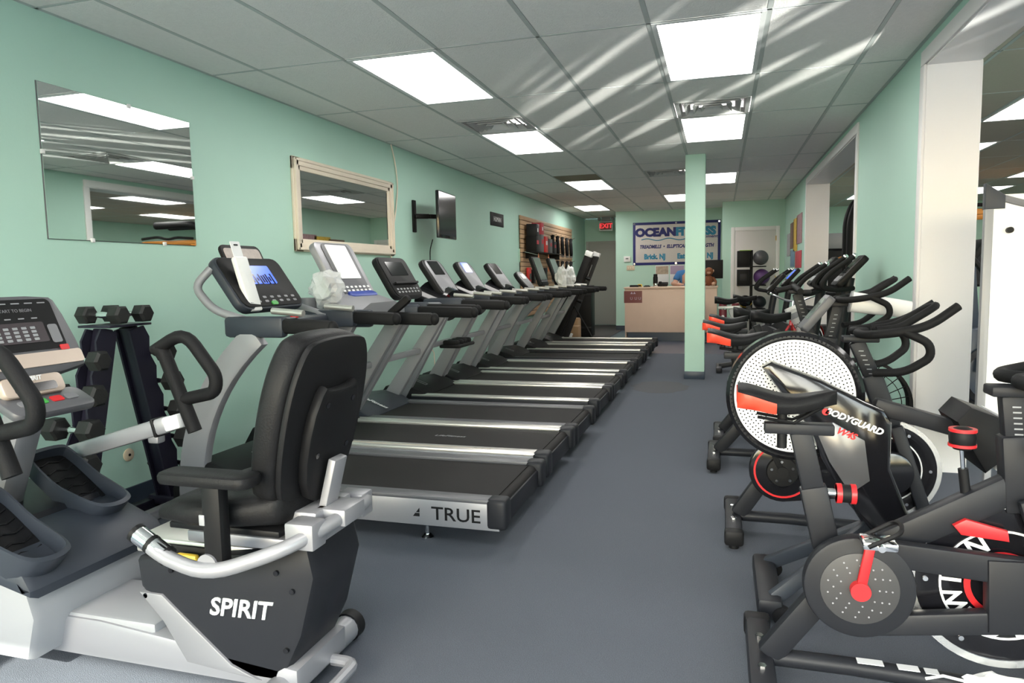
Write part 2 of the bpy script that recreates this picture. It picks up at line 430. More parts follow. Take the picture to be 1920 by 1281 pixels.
def make_light(x0, x1, y0, y1, label):
    t = thing('ceiling_light', label, 'ceiling light', ((x0 + x1) / 2, (y0 + y1) / 2, H - 0.003), 0, 'ceiling panel lights')
    w, d = x1 - x0, y1 - y0; fb = B()
    for s in (-1, 1):
        fb.box((s * (w / 2 - .014), 0, 0.004), (0.028, d, 0.010)); fb.box((0, s * (d / 2 - .014), 0.004), (w - .05, 0.028, 0.010))
    fb.done('frame', PWHITE, t)
    B().box((0, 0, 0.006), (w - 0.056, d - 0.056, 0.005)).done('diffuser', LIGHTP, t)
VENTM = mat('vent_enamel', (0.55, 0.54, 0.53), 0.7)
def make_vent(x0, x1, y0, y1, label):
    t = thing('ceiling_vent', label, 'vent', ((x0 + x1) / 2, (y0 + y1) / 2, H - 0.004), 0, 'ceiling vents')
    w, d = x1 - x0 - .02, y1 - y0 - .02
    B().box((0, 0, 0.075), (w, d, 0.01)).done('duct_backing', GREY, t)
    for k in range(4):
        s = 1 - k * 0.235; lb = B(); ww, dd = w * s, d * s
        for q in (-1, 1):
            lb.box((q * (ww / 2 - .02), 0, 0.02 - .002 * k), (0.004, dd - .03, 0.06), rot=(0, -q * 0.75, 0))
            lb.box((0, q * (dd / 2 - .02), 0.02 - .002 * k), (ww - .03, 0.004, 0.06), rot=(q * 0.75, 0, 0))
        lb.done('louvre', VENTM, t)
    fb = B()
    for s in (-1, 1):
        fb.box((s * (w / 2 - .015), 0, 0), (0.03, d, 0.008)); fb.box((0, s * (d / 2 - .015), 0), (w - .06, 0.03, 0.008))
    fb.done('frame', VENTM, t)
vent_labels = ['square louvred vent in the ceiling above the treadmill row', 'square louvred vent in the ceiling above the aisle, sunlit', 'small far louvred ceiling vent left of the pillar top']
for ri in range(len(ROWS) - 1):
    y0, y1 = ROWS[ri], ROWS[ri + 1]
    r = round((y0 - 3.94) / 1.22) if ri else -5
    if ri: tee.box((W / 2, y0, H + 0.001), (W, 0.016, 0.006))
    for c in range(len(GX) - 1):
        x0, x1 = GX[c], GX[c + 1]
        if y0 > YD - .3 and x0 > 3.1: continue
        if (c, r) in LIGHTS: make_light(x0 + .012, x1 - .012, y0 + .01, y1 - .01, light_labels[(c, r)])
        elif (c, r) in VENTS:
            tile(x0, x1, y0, y1 - .61); tee.box(((x0 + x1) / 2, y1 - .61, H + .001), (.6, .016, .006))
            make_vent(x0 + .01, x1 - .01, y1 - .61, y1 - .01, vent_labels[VENTS.index((c, r))])
        elif (c, r) in STAINED:
            tile(x0, x1, y0, y1 - .61); tee.box(((x0 + x1) / 2, y1 - .61, H + .001), (.6, .016, .006)); tile(x0, x1, y1 - .61, y1, STAIN)
        else: tile(x0, x1, y0, y1)
tee.done('tee_bar', TEE, ceil)
# next room's ceiling
TILE2 = mat('ceiling_tile_dimmed', (0.52, 0.45, 0.38), 0.9, noise=0.06, scale=45, bump=0.3, bscale=110)  # the next room's dimmer, warmer light is put into this tile colour
t2 = B()
xs2 = [W + WT] + [W + WT + .23 + k * 0.61 for k in range(8)] + [RX]
for x in xs2[1:-1]: t2.box((x, (Y0 + 16.4) / 2, H + .001), (.024, 16.4 - Y0, .006))
L2 = [(c_, r_) for c_ in (2, 5) for r_ in (-2, 0, 2, 4, 6, 8)]
for r in range(-5, 11):
    y0, y1 = max(Y0, 3.94 + r * 1.22), min(16.44, 3.94 + (r + 1) * 1.22)
    if y1 - y0 < .1: continue
    t2.box(((W + WT + RX) / 2, y1, H + .001), (RX - W - WT, .016, .006))
    for c in range(len(xs2) - 1):
        if xs2[c + 1] - xs2[c] < .05: continue
        if (c, r) in L2:
            make_light(xs2[c] + .012, xs2[c + 1] - .012, y0 + .01, y1 - .01, 'lit panel in the next room ceiling, %s in its %s row' % (('nearest the shop front', 'second from the shop front', 'third from the shop front', 'third farthest', 'second farthest', 'farthest')[(r + 2) // 2], 'near' if c == 2 else 'far'))
        else: tile(xs2[c], xs2[c + 1], y0, y1, TILE2)
t2.done('tee_bar', TEE, ceil)

# ------------------------------------------------------------------ doors
def door(n, xa, xb, Y, zt, dm, fm, knob_x, knob_m):
    fb = B(); w = 0.07
    for x in (xa - w / 2, xb + w / 2): fb.box((x, Y - 0.012, (zt + w) / 2), (w, 0.024, zt + w), 0.004)
    fb.box(((xa + xb) / 2, Y - 0.012, zt + w / 2), (xb - xa, 0.024, w), 0.004)
    f = struct(fb.done('door_%d' % n, fm))
    l = B().box(((xa + xb) / 2, Y - 0.008, zt / 2 + .004), (xb - xa - .008, 0.016, zt - .008), 0.002).done('door_leaf', dm, f)
    if knob_x:
        B().lathe([(0, 0), (.028, 0), (.028, .006), (.011, .012), (.011, .035), (.027, .045), (.031, .058), (.022, .072), (0, .076)], frame((knob_x, Y - .016, 0.98), (1, 0, 0), (0, 0, 1)), 20).done('knob', knob_m, l)
    hb = B()
    for z in (.3, 1.1, 1.85): hb.cyl((xb + .002, Y - .027, z - .045), (xb + .002, Y - .027, z + .045), .008, 10)
    hb.done('hinge', BRASS if dm is DOORW else GREY, l)
da, db = PY(1378, 430, YD).x, PY(1455, 430, YD).x
door(1, da, db, YD, PY(1415, 432, YD).z, DOORW, WHITE, da + 0.07, BRASS)
door(2, 0.10, 0.90, YC, PY(1125, 458, YC).z, DOORG, DOORG, None, None)
# ------------------------------------------------------------------ treadmills
def panel_frame(c, tilt, face=1):      # plate whose width runs along y, height up the tilt, facing +x and up (face=1) or -x (face=-1)
    t = math.radians(tilt)
    up = Vector((-face * math.sin(t), 0, math.cos(t)))
    return frame(c, (0, face, 0), up)
def treadmill(label, near, w, rear, style, hood_x=0.42, name='treadmill'):
    """near: Y of the side towards the viewer; rear: X of the back end. Front faces the left wall."""
    yc = near + w / 2; loc = (0.0, yc, 0.0)
    t = thing(name, label, 'treadmill', loc, 0, 'treadmills in the row')
    h = w / 2; S = style; zt = S.get('deck', 0.20)
    x0 = hood_x
    B().box(((x0 + rear) / 2, 0, zt - 0.075), (rear - x0 - .06, w - 0.10, 0.10), 0.01).done('deck', CHAR, t)
    bw = w - 2 * S.get('railw', 0.085) - 0.02
    b = B(); b.box(((x0 + rear - .05) / 2 + .12, 0, zt - 0.008), (rear - x0 - .36, bw, 0.012))
    b.cyl((rear - .07, -bw / 2, zt - .034), (rear - .07, bw / 2, zt - .034), 0.032, 20)
    belt = b.done('belt', BELT, t)
    if S.get('belt_text'):
        text(S['belt_text'], 0.05, frame((rear - .75, 0.0, zt - .0015), (1, 0, 0), (0, 1, 0)), LGREY, belt, 0.0003, shear=.2)
    rw = S.get('railw', 0.085)
    for s in (-1, 1):
        yy = s * (h - rw / 2)
        r = B().box(((x0 + rear) / 2 + .05, yy, zt + 0.004), (rear - x0 - .18, rw, 0.022), 0.006).done('side_rail', S.get('rail', ALU), t)
        sk = B().box(((x0 + rear) / 2 + .05, s * (h - .012), zt - .065), (rear - x0 - .18, 0.024, 0.125), 0.004).done('side_skirt', S.get('skirt', CHAR), t)
        if S.get('rail_text') and s < 0:
            text(S['rail_text'][0], S['rail_text'][1], frame((rear - S['rail_text'][2], -h - .0005, zt - .068), (1, 0, 0), (0, 0, 1)), BLACK, sk, 0.0008, sx=1.15, bold=.0008)
            if S.get('tri'):
                M = frame((rear - .465, -h - .0005, zt - .088), (1, 0, 0), (0, 0, 1))
                B().plate([(0, .002), (.034, .002), (.034, .018), (.012, .018)], .0012, M).plate([(.016, .022), (.034, .022), (.034, .044)], .0012, M).done('emblem', BLACK, sk)
        if S.get('top_text') and s < 0:
            text(S['top_text'], 0.030, frame((rear - .42, yy, zt + .0152), (1, 0, 0), (0, 1, 0)), MIDG, r, 0.0003, shear=.15)
            B().box((rear - .85, yy, zt + .0152), (1.0, .006, .0008)).done('pinstripe', TAN, r)
        B().box((rear - 0.055, yy, zt - 0.052), (0.10, rw + .012, 0.145), 0.022, seg=3).done('end_cap', S.get('cap', CHAR), t)
        fb = B(); fb.cyl((rear - .42, s * (h - .06), 0), (rear - .42, s * (h - .06), .012), .03, 20).cyl((rear - .42, s * (h - .06), .01), (rear - .42, s * (h - .06), .09), .010, 10)
        fb.lathe([(.03, .012), (.018, .024), (0, .026)], Matrix.Translation((rear - .42, s * (h - .06), 0)), 20)
        fb.done('levelling_foot', CHROME, t)
        fb = B().cyl((x0 + .1, s * (h - .1) - .02, .04), (x0 + .1, s * (h - .1) + .02, .04), .04, 20).done('transport_wheel', BLACK, t)
    # motor hood
    hx = x0 + 0.26
    prof = [(x0 - .20, .03), (x0 - .21, .16), (x0 - .12, zt + .075), (x0 + .06, zt + .095), (hx - .06, zt + .05), (hx + .02, zt + .004), (hx + .02, .05)]
    hood = B().xz(prof, -h + .01, h - .01, 0.018).done('motor_hood', S.get('hood', BLACK), t)
    nrm = frame((x0 + .13, -h * .45, zt + .077), (0.97, 0, -.22), (0, 1, 0))
    if S.get('hood_text'):
        text(S['hood_text'], .06, frame((x0 + .16, -h * .25, zt + .0745), (0.937, 0, -.35), (0, 1, 0)), PWHITE, hood, .0006, shear=.2, bold=.001)
    elif S.get('badge', True):
        bb = B(); q = frame((x0 + .13, -h * .35, zt + .0825), (0.937, 0, -.35), (0, 1, 0))
        for sx, sy, ww, hh in ((0, .022, .11, .004), (0, -.022, .11, .004), (.053, 0, .004, .044), (-.053, 0, .004, .044)): bb.plate(rrect(ww, hh, .001, 1), .001, q @ Matrix.Translation((sx, sy, 0)))
        bb.done('badge', LGREY, hood)
    # uprights
    ztop = S.get('ztop', 0.98); xb = x0 + S.get('xb', -0.02); xt = S.get('xt', 0.98)
    um = S.get('upright', UPR); uw = S.get('uw', .105)
    for s in (-1, 1):
        yy = s * (h - .035)
        if S.get('curved'):
            a, m_, c = Vector((xb, 0, .06)), Vector((xb - .02, 0, .62)), Vector((xt, 0, ztop))
            L, Rr = [], []
            for k in range(13):
                u = k / 12; p = a * (1 - u) ** 2 + m_ * 2 * u * (1 - u) + c * u * u
                d = ((m_ - a) * (1 - u) + (c - m_) * u).normalized(); nrm2 = Vector((-d.z, 0, d.x))
                ww = uw * (1.0 + .25 * (1 - u))
                L.append((p.x + nrm2.x * ww / 2, p.z + nrm2.z * ww / 2)); Rr.append((p.x - nrm2.x * ww / 2, p.z - nrm2.z * ww / 2))
            B().xz(L + Rr[::-1], yy - .03, yy + .03, .012).done('upright', um, t)
        else:
            B().xz([(xb - uw * .75, .08), (xb + uw * .75, .08), (xt + uw * .45, ztop), (xt - uw * .55, ztop)], yy - .028, yy + .028, .010).done('upright', um, t)
        # handrail with padded grip
        he = S.get('hend', 1.42); hz = ztop + S.get('hz', 0.035)
        B().beam((xt - .18, yy, hz), (xt + .16, yy, hz), .062, .105, .02).done('handrail_mount', S.get('mount', SLATE), t)
        g = B().beam((xt + .14, yy, hz + .005), (he, yy, hz - .005), .052, .075, .024)
        g.ball((he, yy, hz - .005), .036, (.8, .72, 1.0)).done('grip', SOFT, t)
        if S.get('sensor'):
            B().cyl((xt + .02, yy * .72, hz + .075), (xt + .20, yy * .72, hz + .06), .017, 12).done('pulse_grip', ALU, t)
    if S.get('cross', True):
        B().beam((xb + (xt - xb) * .62, -h + .05, .08 + (ztop - .08) * .62), (xb + (xt - xb) * .62, h - .05, .08 + (ztop - .08) * .62), .05, .045, .01, side=(1, 0, 0)).done('cross_bar', um, t)
    # tray bar joining the handrails
    hz = ztop + S.get('hz', .035)
    B().box((xt - .10, 0, hz - .01), (.20, w - .10, .07), .025).done('console_tray', S.get('tray', SLATE), t)
    tb = B()
    for k in range(3): tb.box((xt - .03 + k * .022, -.10 + .0 * k, hz + .027), (.012, .15 - k * .02, .006), .002)
    tb.done('key_strip', GREY, t)
    B().lathe([(.022, 0), (.022, .008), (.014, .014), (0, .014)], Matrix.Translation((xt - .02, .0, hz + .025)), 20).done('stop_button', RED, t)
    # console
    cw, ch, tilt, cz, cxp = S.get('con', (.62, .36, 32, 1.22, xt - .22))
    cm = panel_frame((cxp, 0, cz), tilt)
    con = B().plate(rrect(cw, ch, S.get('conr', .06)), .05, cm @ Matrix.Translation((0, 0, -.05)), .012)
    con = con.done('console', S.get('conm', BLACK), t)
    if S.get('bezel'):
        B().plate(rrect(cw * S.get('bzw', .94), ch * .93, S.get('conr', .06) * .8), .006, cm, .002).done('bezel', S['bezel'], con)
    sw, sh, sx, sy = S.get('screen', (.26, .16, 0, .04))
    B().plate(rrect(sw, sh, .01), .004, cm @ Matrix.Translation((sx, sy, .005))).done('screen', S.get('screenm', SCREEN), con)
    if S.get('bars'):
        sb = B()
        for k in range(9): sb.plate(rrect(.013, .02 + .05 * abs(math.sin(k * 1.3 + .5)), .001, 1), .001, cm @ Matrix.Translation((sx - .085 + k * .021, sy - .03, .009)))
        sb.done('bar_graph', SCREEN, con)
    for r in range(2):
        for k in range(7):
            B().plate(rrect(.03, .014, .004, 1), .004, cm @ Matrix.Translation(((k - 3) * cw * .115, -ch * .30 - r * .026, .004))).done('key', S.get('keym', GREY), con)
    if S.get('fan'):
        B().plate(rrect(.16, .045, .012), .004, cm @ Matrix.Translation((0, ch * .38, .006))).done('fan_grille', GREY, con)
    if S.get('start'):
        B().plate(rrect(.05, .024, .01), .006, cm @ Matrix.Translation((-.01, -ch * .42, .006))).done('start_key', GREENL, con)
    if S.get('rack'):
        B().plate(rrect(cw * .8, .015, .004), .03, cm @ Matrix.Translation((0, -ch * .18, .004))).done('reading_ledge', BLACK, con)
    return t, cm

RT = 2.22
S1 = dict(curved=True, deck=.215, rail=MIDG, skirt=SILV, cap=CHAR, rail_text=('TRUE', .088, .25), tri=True, hood=BLACK, hood_text='TRUE', upright=UPR, uw=.13, xb=-.08, xt=.98, hend=1.40, sensor=True,
          con=(.56, .34, 35, 1.235, .76), conm=SLATE, bezel=BLACK, screen=(.22, .12, .02, .045), screenm=BLUES, bars=True, start=True, cross=False)
T1, cm1 = treadmill('nearest treadmill, black belt and lettered silver side, blue screen on its console', 2.93, .76, 2.27, S1, hood_x=.62)
# the grey loop bars beside the first console, and the cup-holder rack behind it
for s in (-1, 1): B().tube([(.96, s * .33, 1.03), (.72, s * .345, 1.10), (.60, s * .33, 1.22), (.66, s * .27, 1.31)], .021, 12, fil=.07).done('loop_bar', UPR, T1)
rk = panel_frame((.64, 0, 1.375), 25)
o = B().plate(rrect(.34, .13, .04), .018, rk, .005).done('reading_rack', BLACK, T1)
B().plate(rrect(.30, .075, .02), .002, rk @ Matrix.Translation((0, .005, .0185))).done('instruction_sticker', mat('instruction_sticker', (.45, .38, .34), .4, noise=.3, scale=40), o)
S2 = dict(deck=.225, rail=ALU, skirt=UPR, cap=CHAR, railw=.10, top_text='FlexDeck', belt_text='LifeFitness', upright=SILV, uw=.12, xt=1.02, ztop=.97, hend=1.58, hood_text=None,
          con=(.48, .42, 28, 1.30, .82), conr=.05, conm=SILV, bezel=MIDG, bzw=.72, screen=(.26, .25, 0, .06), screenm=PAPER, mount=SLATE, tray=SILV, keym=PWHITE)
T2, cm2 = treadmill('treadmill with tall silver console holding white paper, second in the row', 3.75, .76, 2.27, S2)
B().loft([[(x, y * sc, z + zz) for (y, z) in [( -.30, 0), (-.30, .05), (-.16, .10), (.16, .10), (.30, .05), (.30, 0)]] for x, sc, zz in ((.70, .9, 1.02), (.84, 1.0, 1.07), (1.0, 1.06, 1.02), (1.08, 1.08, .99))]).done('console_cowl', SILV, T2)
for s in (-1, 1):
    b = B().lathe([(.058, 0), (.064, .10), (.058, .10), (.050, .01), (0, .01)], Matrix.Translation((.70, s * .30, 1.03)), 24).done('cup_holder', UPR, T2)
    B().cyl((.70, s * .30, 1.04), (.70, s * .30, 1.125), .052, 24).done('cup_liner', BLUEP, b)
B().plate(rrect(.34, .06, .03), .02, panel_frame((.93, 0, 1.135), 60), .006).done('blue_tray', BLUEP, T2)
B().beam((1.28, -.33, 1.02), (1.42, -.33, 1.13), .05, .05, .02).done('speed_lever', SOFT, T2)
S3 = dict(deck=.205, rail=MIDG, skirt=CHAR, hood=SLATE, hood_text='LifeFitness', upright=UPR, xt=1.02, ztop=.98, hend=1.55, con=(.50, .36, 30, 1.25, .80), conm=BLACK, bezel=BLACK, screen=(.30, .12, 0, .07), screenm=SCREEN, keym=LGREY, tray=LGREY, rack=True)
T3, cm3 = treadmill('treadmill with all-black console and lettered black hood, third in the row', 4.60, .76, 2.26, S3)
def mk(i, near, label, **kw):
    S = dict(rail=ALU, skirt=UPR if i % 2 else CHAR, upright=UPR, xt=.92, xb=-.05, ztop=.98, hend=1.40, hz=.03, con=(.46, .40, 34, 1.24, .72), conr=.08, conm=BLACK, bezel=UPR, bzw=.80, screen=(.24, .15, 0, .10), screenm=SCREEN, keym=LGREY, sensor=True)
    S.update(kw)
    return treadmill(label, near, kw.get('w', .78), kw.get('rear', 2.24), S, hood_x=kw.get('hx', .42))
T4, _ = mk(4, 5.62, 'treadmill with rounded black cowl and dark tablet screen, fourth in the row')
T5, _ = mk(5, 6.44, 'treadmill with glowing blue tablet screen, fifth in the row', screenm=BLUES, screen=(.20, .12, 0, .11), con=(.44, .38, 34, 1.24, .72))
T6, _ = mk(6, 7.42, 'treadmill with silver-edged tablet console, sixth in the row', con=(.46, .38, 36, 1.24, .72))
T7, _ = mk(7, 8.44, 'treadmill with small rounded silver console, seventh in the row', curved=True, rail=CHAR, con=(.40, .30, 40, 1.18, .74), conr=.12, bezel=LGREY, screen=(.2, .09, 0, .06))
T8, _ = mk(8, 9.48, 'treadmill with tall upright grey-green screen, in front of the slatted wall', con=(.46, .44, 20, 1.30, .68), conr=.03, bezel=BLACK, screen=(.38, .33, 0, .03), screenm=GREENS)
T9, _ = mk(9, 10.50, 'farthest lowered treadmill, its tall screen beside two white packages', con=(.46, .44, 20, 1.30, .68), conr=.03, bezel=BLACK, screen=(.38, .33, 0, .03), screenm=GREENS)
for T in (T4, T5, T6):
    # round black cowl under the tablet
    B().loft([[(.60 + .22 * u + .05 * math.cos(a) * (1 - u * .3), .33 * (1 - .15 * u) * math.sin(a) * 1.0, 1.08 + .14 * math.cos(a) - .10 * u) for a in [2 * PI * k / 20 for k in range(20)]] for u in (0, .35, .7, 1)]).done('cowl', GLOSS, T)
# accessory tray hung between the uprights of the third machine
b = B().box((0.86, 0, .62), (.20, .40, .03), .012)
for k in range(4): b.box((.86, -.15 + k * .1, .65), (.16, .05, .05), .02)
b.done('accessory_tray', BLACK, T4)

# folded treadmill leaning upright at the end of the row
FY = 11.75
pb, pt = PY(1048, 655, FY), PY(1113, 492, FY)
t = thing('folded_treadmill', 'black treadmill folded upright with white corner caps', 'treadmill', (pb.x, FY, 0))
o3 = (pb.x, FY, 0)
d = Vector((pt.x - pb.x, 0, 1.55)).normalized()
base = Vector((pb.x, FY, .05)); top = base + d * 1.62
nx = Vector((d.z, 0, -d.x))
B(o3).beam(base + nx * .05, top + nx * .05, .56, .05, .01).done('belt', BELT, t)
B(o3).beam(base, top - d * .05, .60, .07, .01).done('deck', BLACK, t)
for s in (-1, 1):
    q = Vector((0, s * .34, 0))
    B(o3).beam(base + q, top + q, .09, .12, .02).done('side_rail', BLACK, t)
    B(o3).beam(top + q - d * .03, top + q + d * .06, .10, .125, .01).done('corner_cap', PWHITE, t)
    B(o3).beam(base + q + nx * .09 - d * .02, base + q + nx * .09 + d * .20, .08, .04, .008).done('foot_guard', PWHITE, t)
    B(o3).beam(base + Vector((-.25, s * .36, -.02)), Vector((base.x + .35, FY + s * .36, 1.0)), .06, .09, .01).done('upright', BLACK, t)
B(o3).box((base.x - .15, FY, .06), (.55, .80, .11), .02).done('motor_hood', BLACK, t)
B(o3).tube([base + Vector((.75, -.30, -.05)), base + d * .75 + nx * .06 + Vector((0, -.30, 0))], .014, 8).done('gas_strut', BLACK, t)
B(o3).beam(base + d * 1.2 + nx * .085 + Vector((0, -.2, 0)), base + d * 1.48 + nx * .085 + Vector((0, -.2, 0)), .03, .012, .004).done('fold_handle', GREY, t)
for z in (.85, 1.25): B(o3).cyl(base + d * z + nx * .08 + Vector((0, -.28, 0)), base + d * z + nx * .16 + Vector((0, -.28, 0)), .03, 16).done('transport_wheel', BLACK, t)

# ------------------------------------------------------------------ things lying on the treadmills
# white boxed strap hanging on the first console
M = frame(V(.80, 2.93 + .38 - .17, 1.05), (.05, 1, 0), (-.30, 0, 1))
t = thing('strap_package', 'white hanging retail package on the nearest treadmill console', 'package', (.80, 3.14, 1.05))
o3 = (.80, 3.14, 1.05)
B(o3).plate(rrect(.095, .30, .012), .035, M @ Matrix.Translation((0, .17, .03)), .01).done('sleeve', PWHITE, t)
B(o3).plate(rrect(.07, .09, .006), .004, M @ Matrix.Translation((0, .36, .045))).done('header_card', PAPER, t)
B(o3).plate(rrect(.03, .008, .003), .002, M @ Matrix.Translation((0, .385, .0495))).done('hang_hole', BLACK, t)
# crumpled clear bag beside the second console
def crumple(c, s, seed, n=2):
    bm = bmesh.new(); bmesh.ops.create_icosphere(bm, subdivisions=3, radius=1)
    rnd = random.Random(seed)
    from mathutils import noise
    for v in bm.verts:
        k = 1 + .45 * noise.noise(v.co * 2.1 + Vector((seed, 0, 0))) + .12 * rnd.random()
        v.co = Vector((v.co.x * s[0] * k, v.co.y * s[1] * k, v.co.z * s[2] * k)) + Vector(c)
    x = B(); x.bm.free(); x.bm = bm
    return x
o = crumple((.84, 3.84, 1.19), (.10, .10, .10), 3).done('clear_plastic_bag', BAG, smooth=0); tag(o, 'crumpled clear plastic bag in the cup holder of the silver-console treadmill', 'plastic bag')
for i, (yy, lab) in enumerate(((9.75, 'white wrapped package on the treadmill tray near the green-grey screen'), (10.30, 'white wrapped package standing farthest right on the treadmill trays'))):
    o = crumple((1.02, yy, 1.20), (.075, .09, .15), 11 + i).done('wrapped_package', PWHITE, smooth=0); tag(o, lab, 'package')
# ------------------------------------------------------------------ recumbent stepper in the left foreground
SO = (1.45, 1.80, 0.0)
st = thing('recumbent_stepper', 'recumbent stepper with black high-back seat, swing arms and big foot pedals', 'exercise machine', SO)
def sb(): return B(SO)
# main base beam
sb().xz([(.30, .05), (.30, .15), (.70, .18), (1.30, .18), (2.02, .12), (2.02, .05)], 1.66, 1.94, .015).done('base_beam', SILV, st)
sb().box((1.27, 1.80, .165), (.48, .26, .05), .012).done('beam_cover', LGREY, st)
sb().tube([(1.96, 1.52, .05), (1.96, 2.08, .05)], .045, 16).done('rear_stabiliser', SILV, st)
sb().tube([(2.02, 1.60, .05), (2.10, 1.60, .05), (2.10, 1.85, .05), (2.02, 1.85, .05)], .018, 10, fil=.05).done('lift_handle', SILV, st)
sb().tube([(.42, 1.40, .05), (.42, 2.20, .05)], .045, 16).done('front_stabiliser', SILV, st)
for s in (-1, 1): sb().lathe([(.05, 0), (.05, .04), (.02, .05), (0, .05)], frame((1.96, 1.80 + s * .28, .05), (1, 0, 0), (0, 0, s)), 20).done('end_plug', BLACK, st)
# front housing: dark upper shell, silver lower shell
o = sb().xz([(.40, .08), (.38, .36), (.55, .45), (.98, .42), (1.14, .36), (1.18, .22), (1.14, .08)], 1.54, 2.06, .03).done('front_housing', LGREY, st)
sb().xz([(.40, .33), (.37, .38), (.55, .478), (.99, .44), (1.165, .37), (1.195, .32), (1.19, .29), (.95, .345)], 1.525, 2.075, .03).done('upper_shell', SLATE, o)
sb().xz([(.40, .455), (.95, .43), (.93, .462), (.56, .495)], 1.57, 2.03, .008).done('top_deck', CHAR, o)
for x, z in ((.85, .30), (.60, .20)): sb().cyl((x, 1.522, z), (x, 1.54, z), .013, 16).done('bolt_cap', BLACK, o)
# rear body under the seat
prof = [(1.46, .40), (1.47, .31), (1.56, .22), (1.64, .10), (1.72, .06), (1.96, .06), (2.04, .22), (2.09, .40), (2.07, .50), (1.95, .47)]
rb = sb().xz(prof, 1.66, 1.94, .025).done('rear_body', CHAR, st)
sb().xz([(1.475, .30), (1.56, .215), (1.64, .095), (1.90, .075), (1.80, .11), (1.66, .22), (1.56, .30)], 1.652, 1.948, .006).done('grey_swoosh', GREY, rb)
text('SPIRIT', .076, frame((1.835, 1.657, .285), (1, 0, .04), (0, 0, 1)), PWHITE, rb, .002, shear=.25, bold=.0012, sx=1.05, off=SO)
for x, z in ((1.60, .38), (1.50, .29), (1.80, .43), (1.97, .41), (2.02, .36), (1.99, .18)): sb().cyl((x, 1.652, z), (x, 1.664, z), .008, 12).done('screw_hole', GLOSS, rb)
# seat rail, slide carriage, armature
r = sb().box((1.74, 1.80, .435), (.60, .22, .05), .006).done('seat_rail', ALU, st)
sb().box((1.60, 1.685, .435), (.26, .012, .028), .003).done('rail_slot', BLACK, r)
sb().box((1.66, 1.66, .425), (.075, .02, .022), .008).done('release_tab', YELLOW, r)
sb().tube([(1.66, 1.655, .41), (1.66, 1.64, .395), (1.78, 1.64, .395)], .007, 8, fil=.01).done('release_wire', CHROME, r)
car = sb().box((1.83, 1.80, .485), (.36, .25, .035), .006).box((2.03, 1.80, .53), (.10, .20, .10), .008).done('seat_carriage', SILV, st)
for x, y in ((1.90, 1.70), (1.95, 1.70), (2.0, 1.70), (2.03, 1.695)): sb().cyl((x, y, .505), (x, y, .525), .012, 6).done('bolt', CHROME, car)
# grab bar running from one side round behind the seat to the other
g = sb().tube([(1.62, 1.53, .535), (1.70, 1.52, .49), (1.86, 1.51, .455), (2.05, 1.58, .515), (2.12, 1.70, .55), (2.13, 1.90, .55), (2.06, 2.03, .53), (1.86, 2.09, .455), (1.70, 2.08, .49), (1.62, 2.07, .535)], .021, 12, fil=.08).done('grab_bar', SILV, st)
for y in (1.53, 2.07):
    sb().tube([(1.615, y, .54), (1.71, y, .487)], .026, 14).done('pulse_grip', CHROME, g)
    for k in range(3):
        p = Vector((1.61, y, .543)).lerp(Vector((1.71, y, .487)), k / 2); q = Vector((1, 0, -.55)).normalized()
        sb().tube([p - q * .006, p + q * .006], .0275, 14).done('grip_band', BLACK, g)
for y in (1.66, 1.94): sb().box((2.07, y, .535), (.09, .07, .075), .006).done('bar_bracket', SILV, st)
# armrests
for s in (-1, 1):
    y = 1.80 + s * .25
    a = sb().plate(rrect(.30, .095, .035), .034, Matrix.Translation((1.85, y, .695)), .012).done('armrest_pad', VINB, st)
    sb().box((1.865, y, .58), (.062, .045, .235), .012).done('armrest_post', BLACK, a)
    sb().box((1.838, y - .0235, .60), (.018, .004, .03), .003).done('height_button', LGREY, a)
    sb().cyl((1.85, y - .03, .475), (1.85, y + .03, .475), .032, 20).done('pivot', SILV, a)
# seat cushion
secs = []
for k in range(9):
    u = k / 8; x = 1.56 + .46 * u; hw = .16 + .07 * math.sin(PI * min(1, u * 1.1)); zb = .535; zt = .625 + .02 * u + (.02 if u > .9 else 0) - .05 * (1 - min(1, u * 4))
    secs.append([(x, 1.80 + hw * cx_, zb + (zt - zb) * cz_) for cx_, cz_ in ((-.8, 0), (.8, 0), (1, .3), (.98, .8), (.8, 1), (0, .93), (-.8, 1), (-.98, .8), (-1, .3))])
o = sb().loft(secs).done('seat_cushion', VINB, st, 60)
sub = o.modifiers.new('s', 'SUBSURF'); sub.levels = 1; sub.render_levels = 2
sb().box((1.80, 1.80, .525), (.38, .30, .02), .005).done('seat_pan', BLACK, st)
# magazine left on the seat
mo = B((1.76, 1.88, .66)).plate(rrect(.20, .27, .004), .008, frame((1.76, 1.88, .645), (.9, .35, .12), (-.35, .9, 0))).done('manual_booklet', PAPER); tag(mo, 'white printed booklet lying on the black recumbent seat', 'booklet')
mc = B((1.76, 1.88, .66)).plate(rrect(.06, .25, .004), .001, frame((1.76, 1.88, .645), (.9, .35, .12), (-.35, .9, 0)) @ Matrix.Translation((-.07, 0, .008))).done('printed_band', mat('print_red', (.45, .12, .14), .6, noise=.6, scale=60), mo)
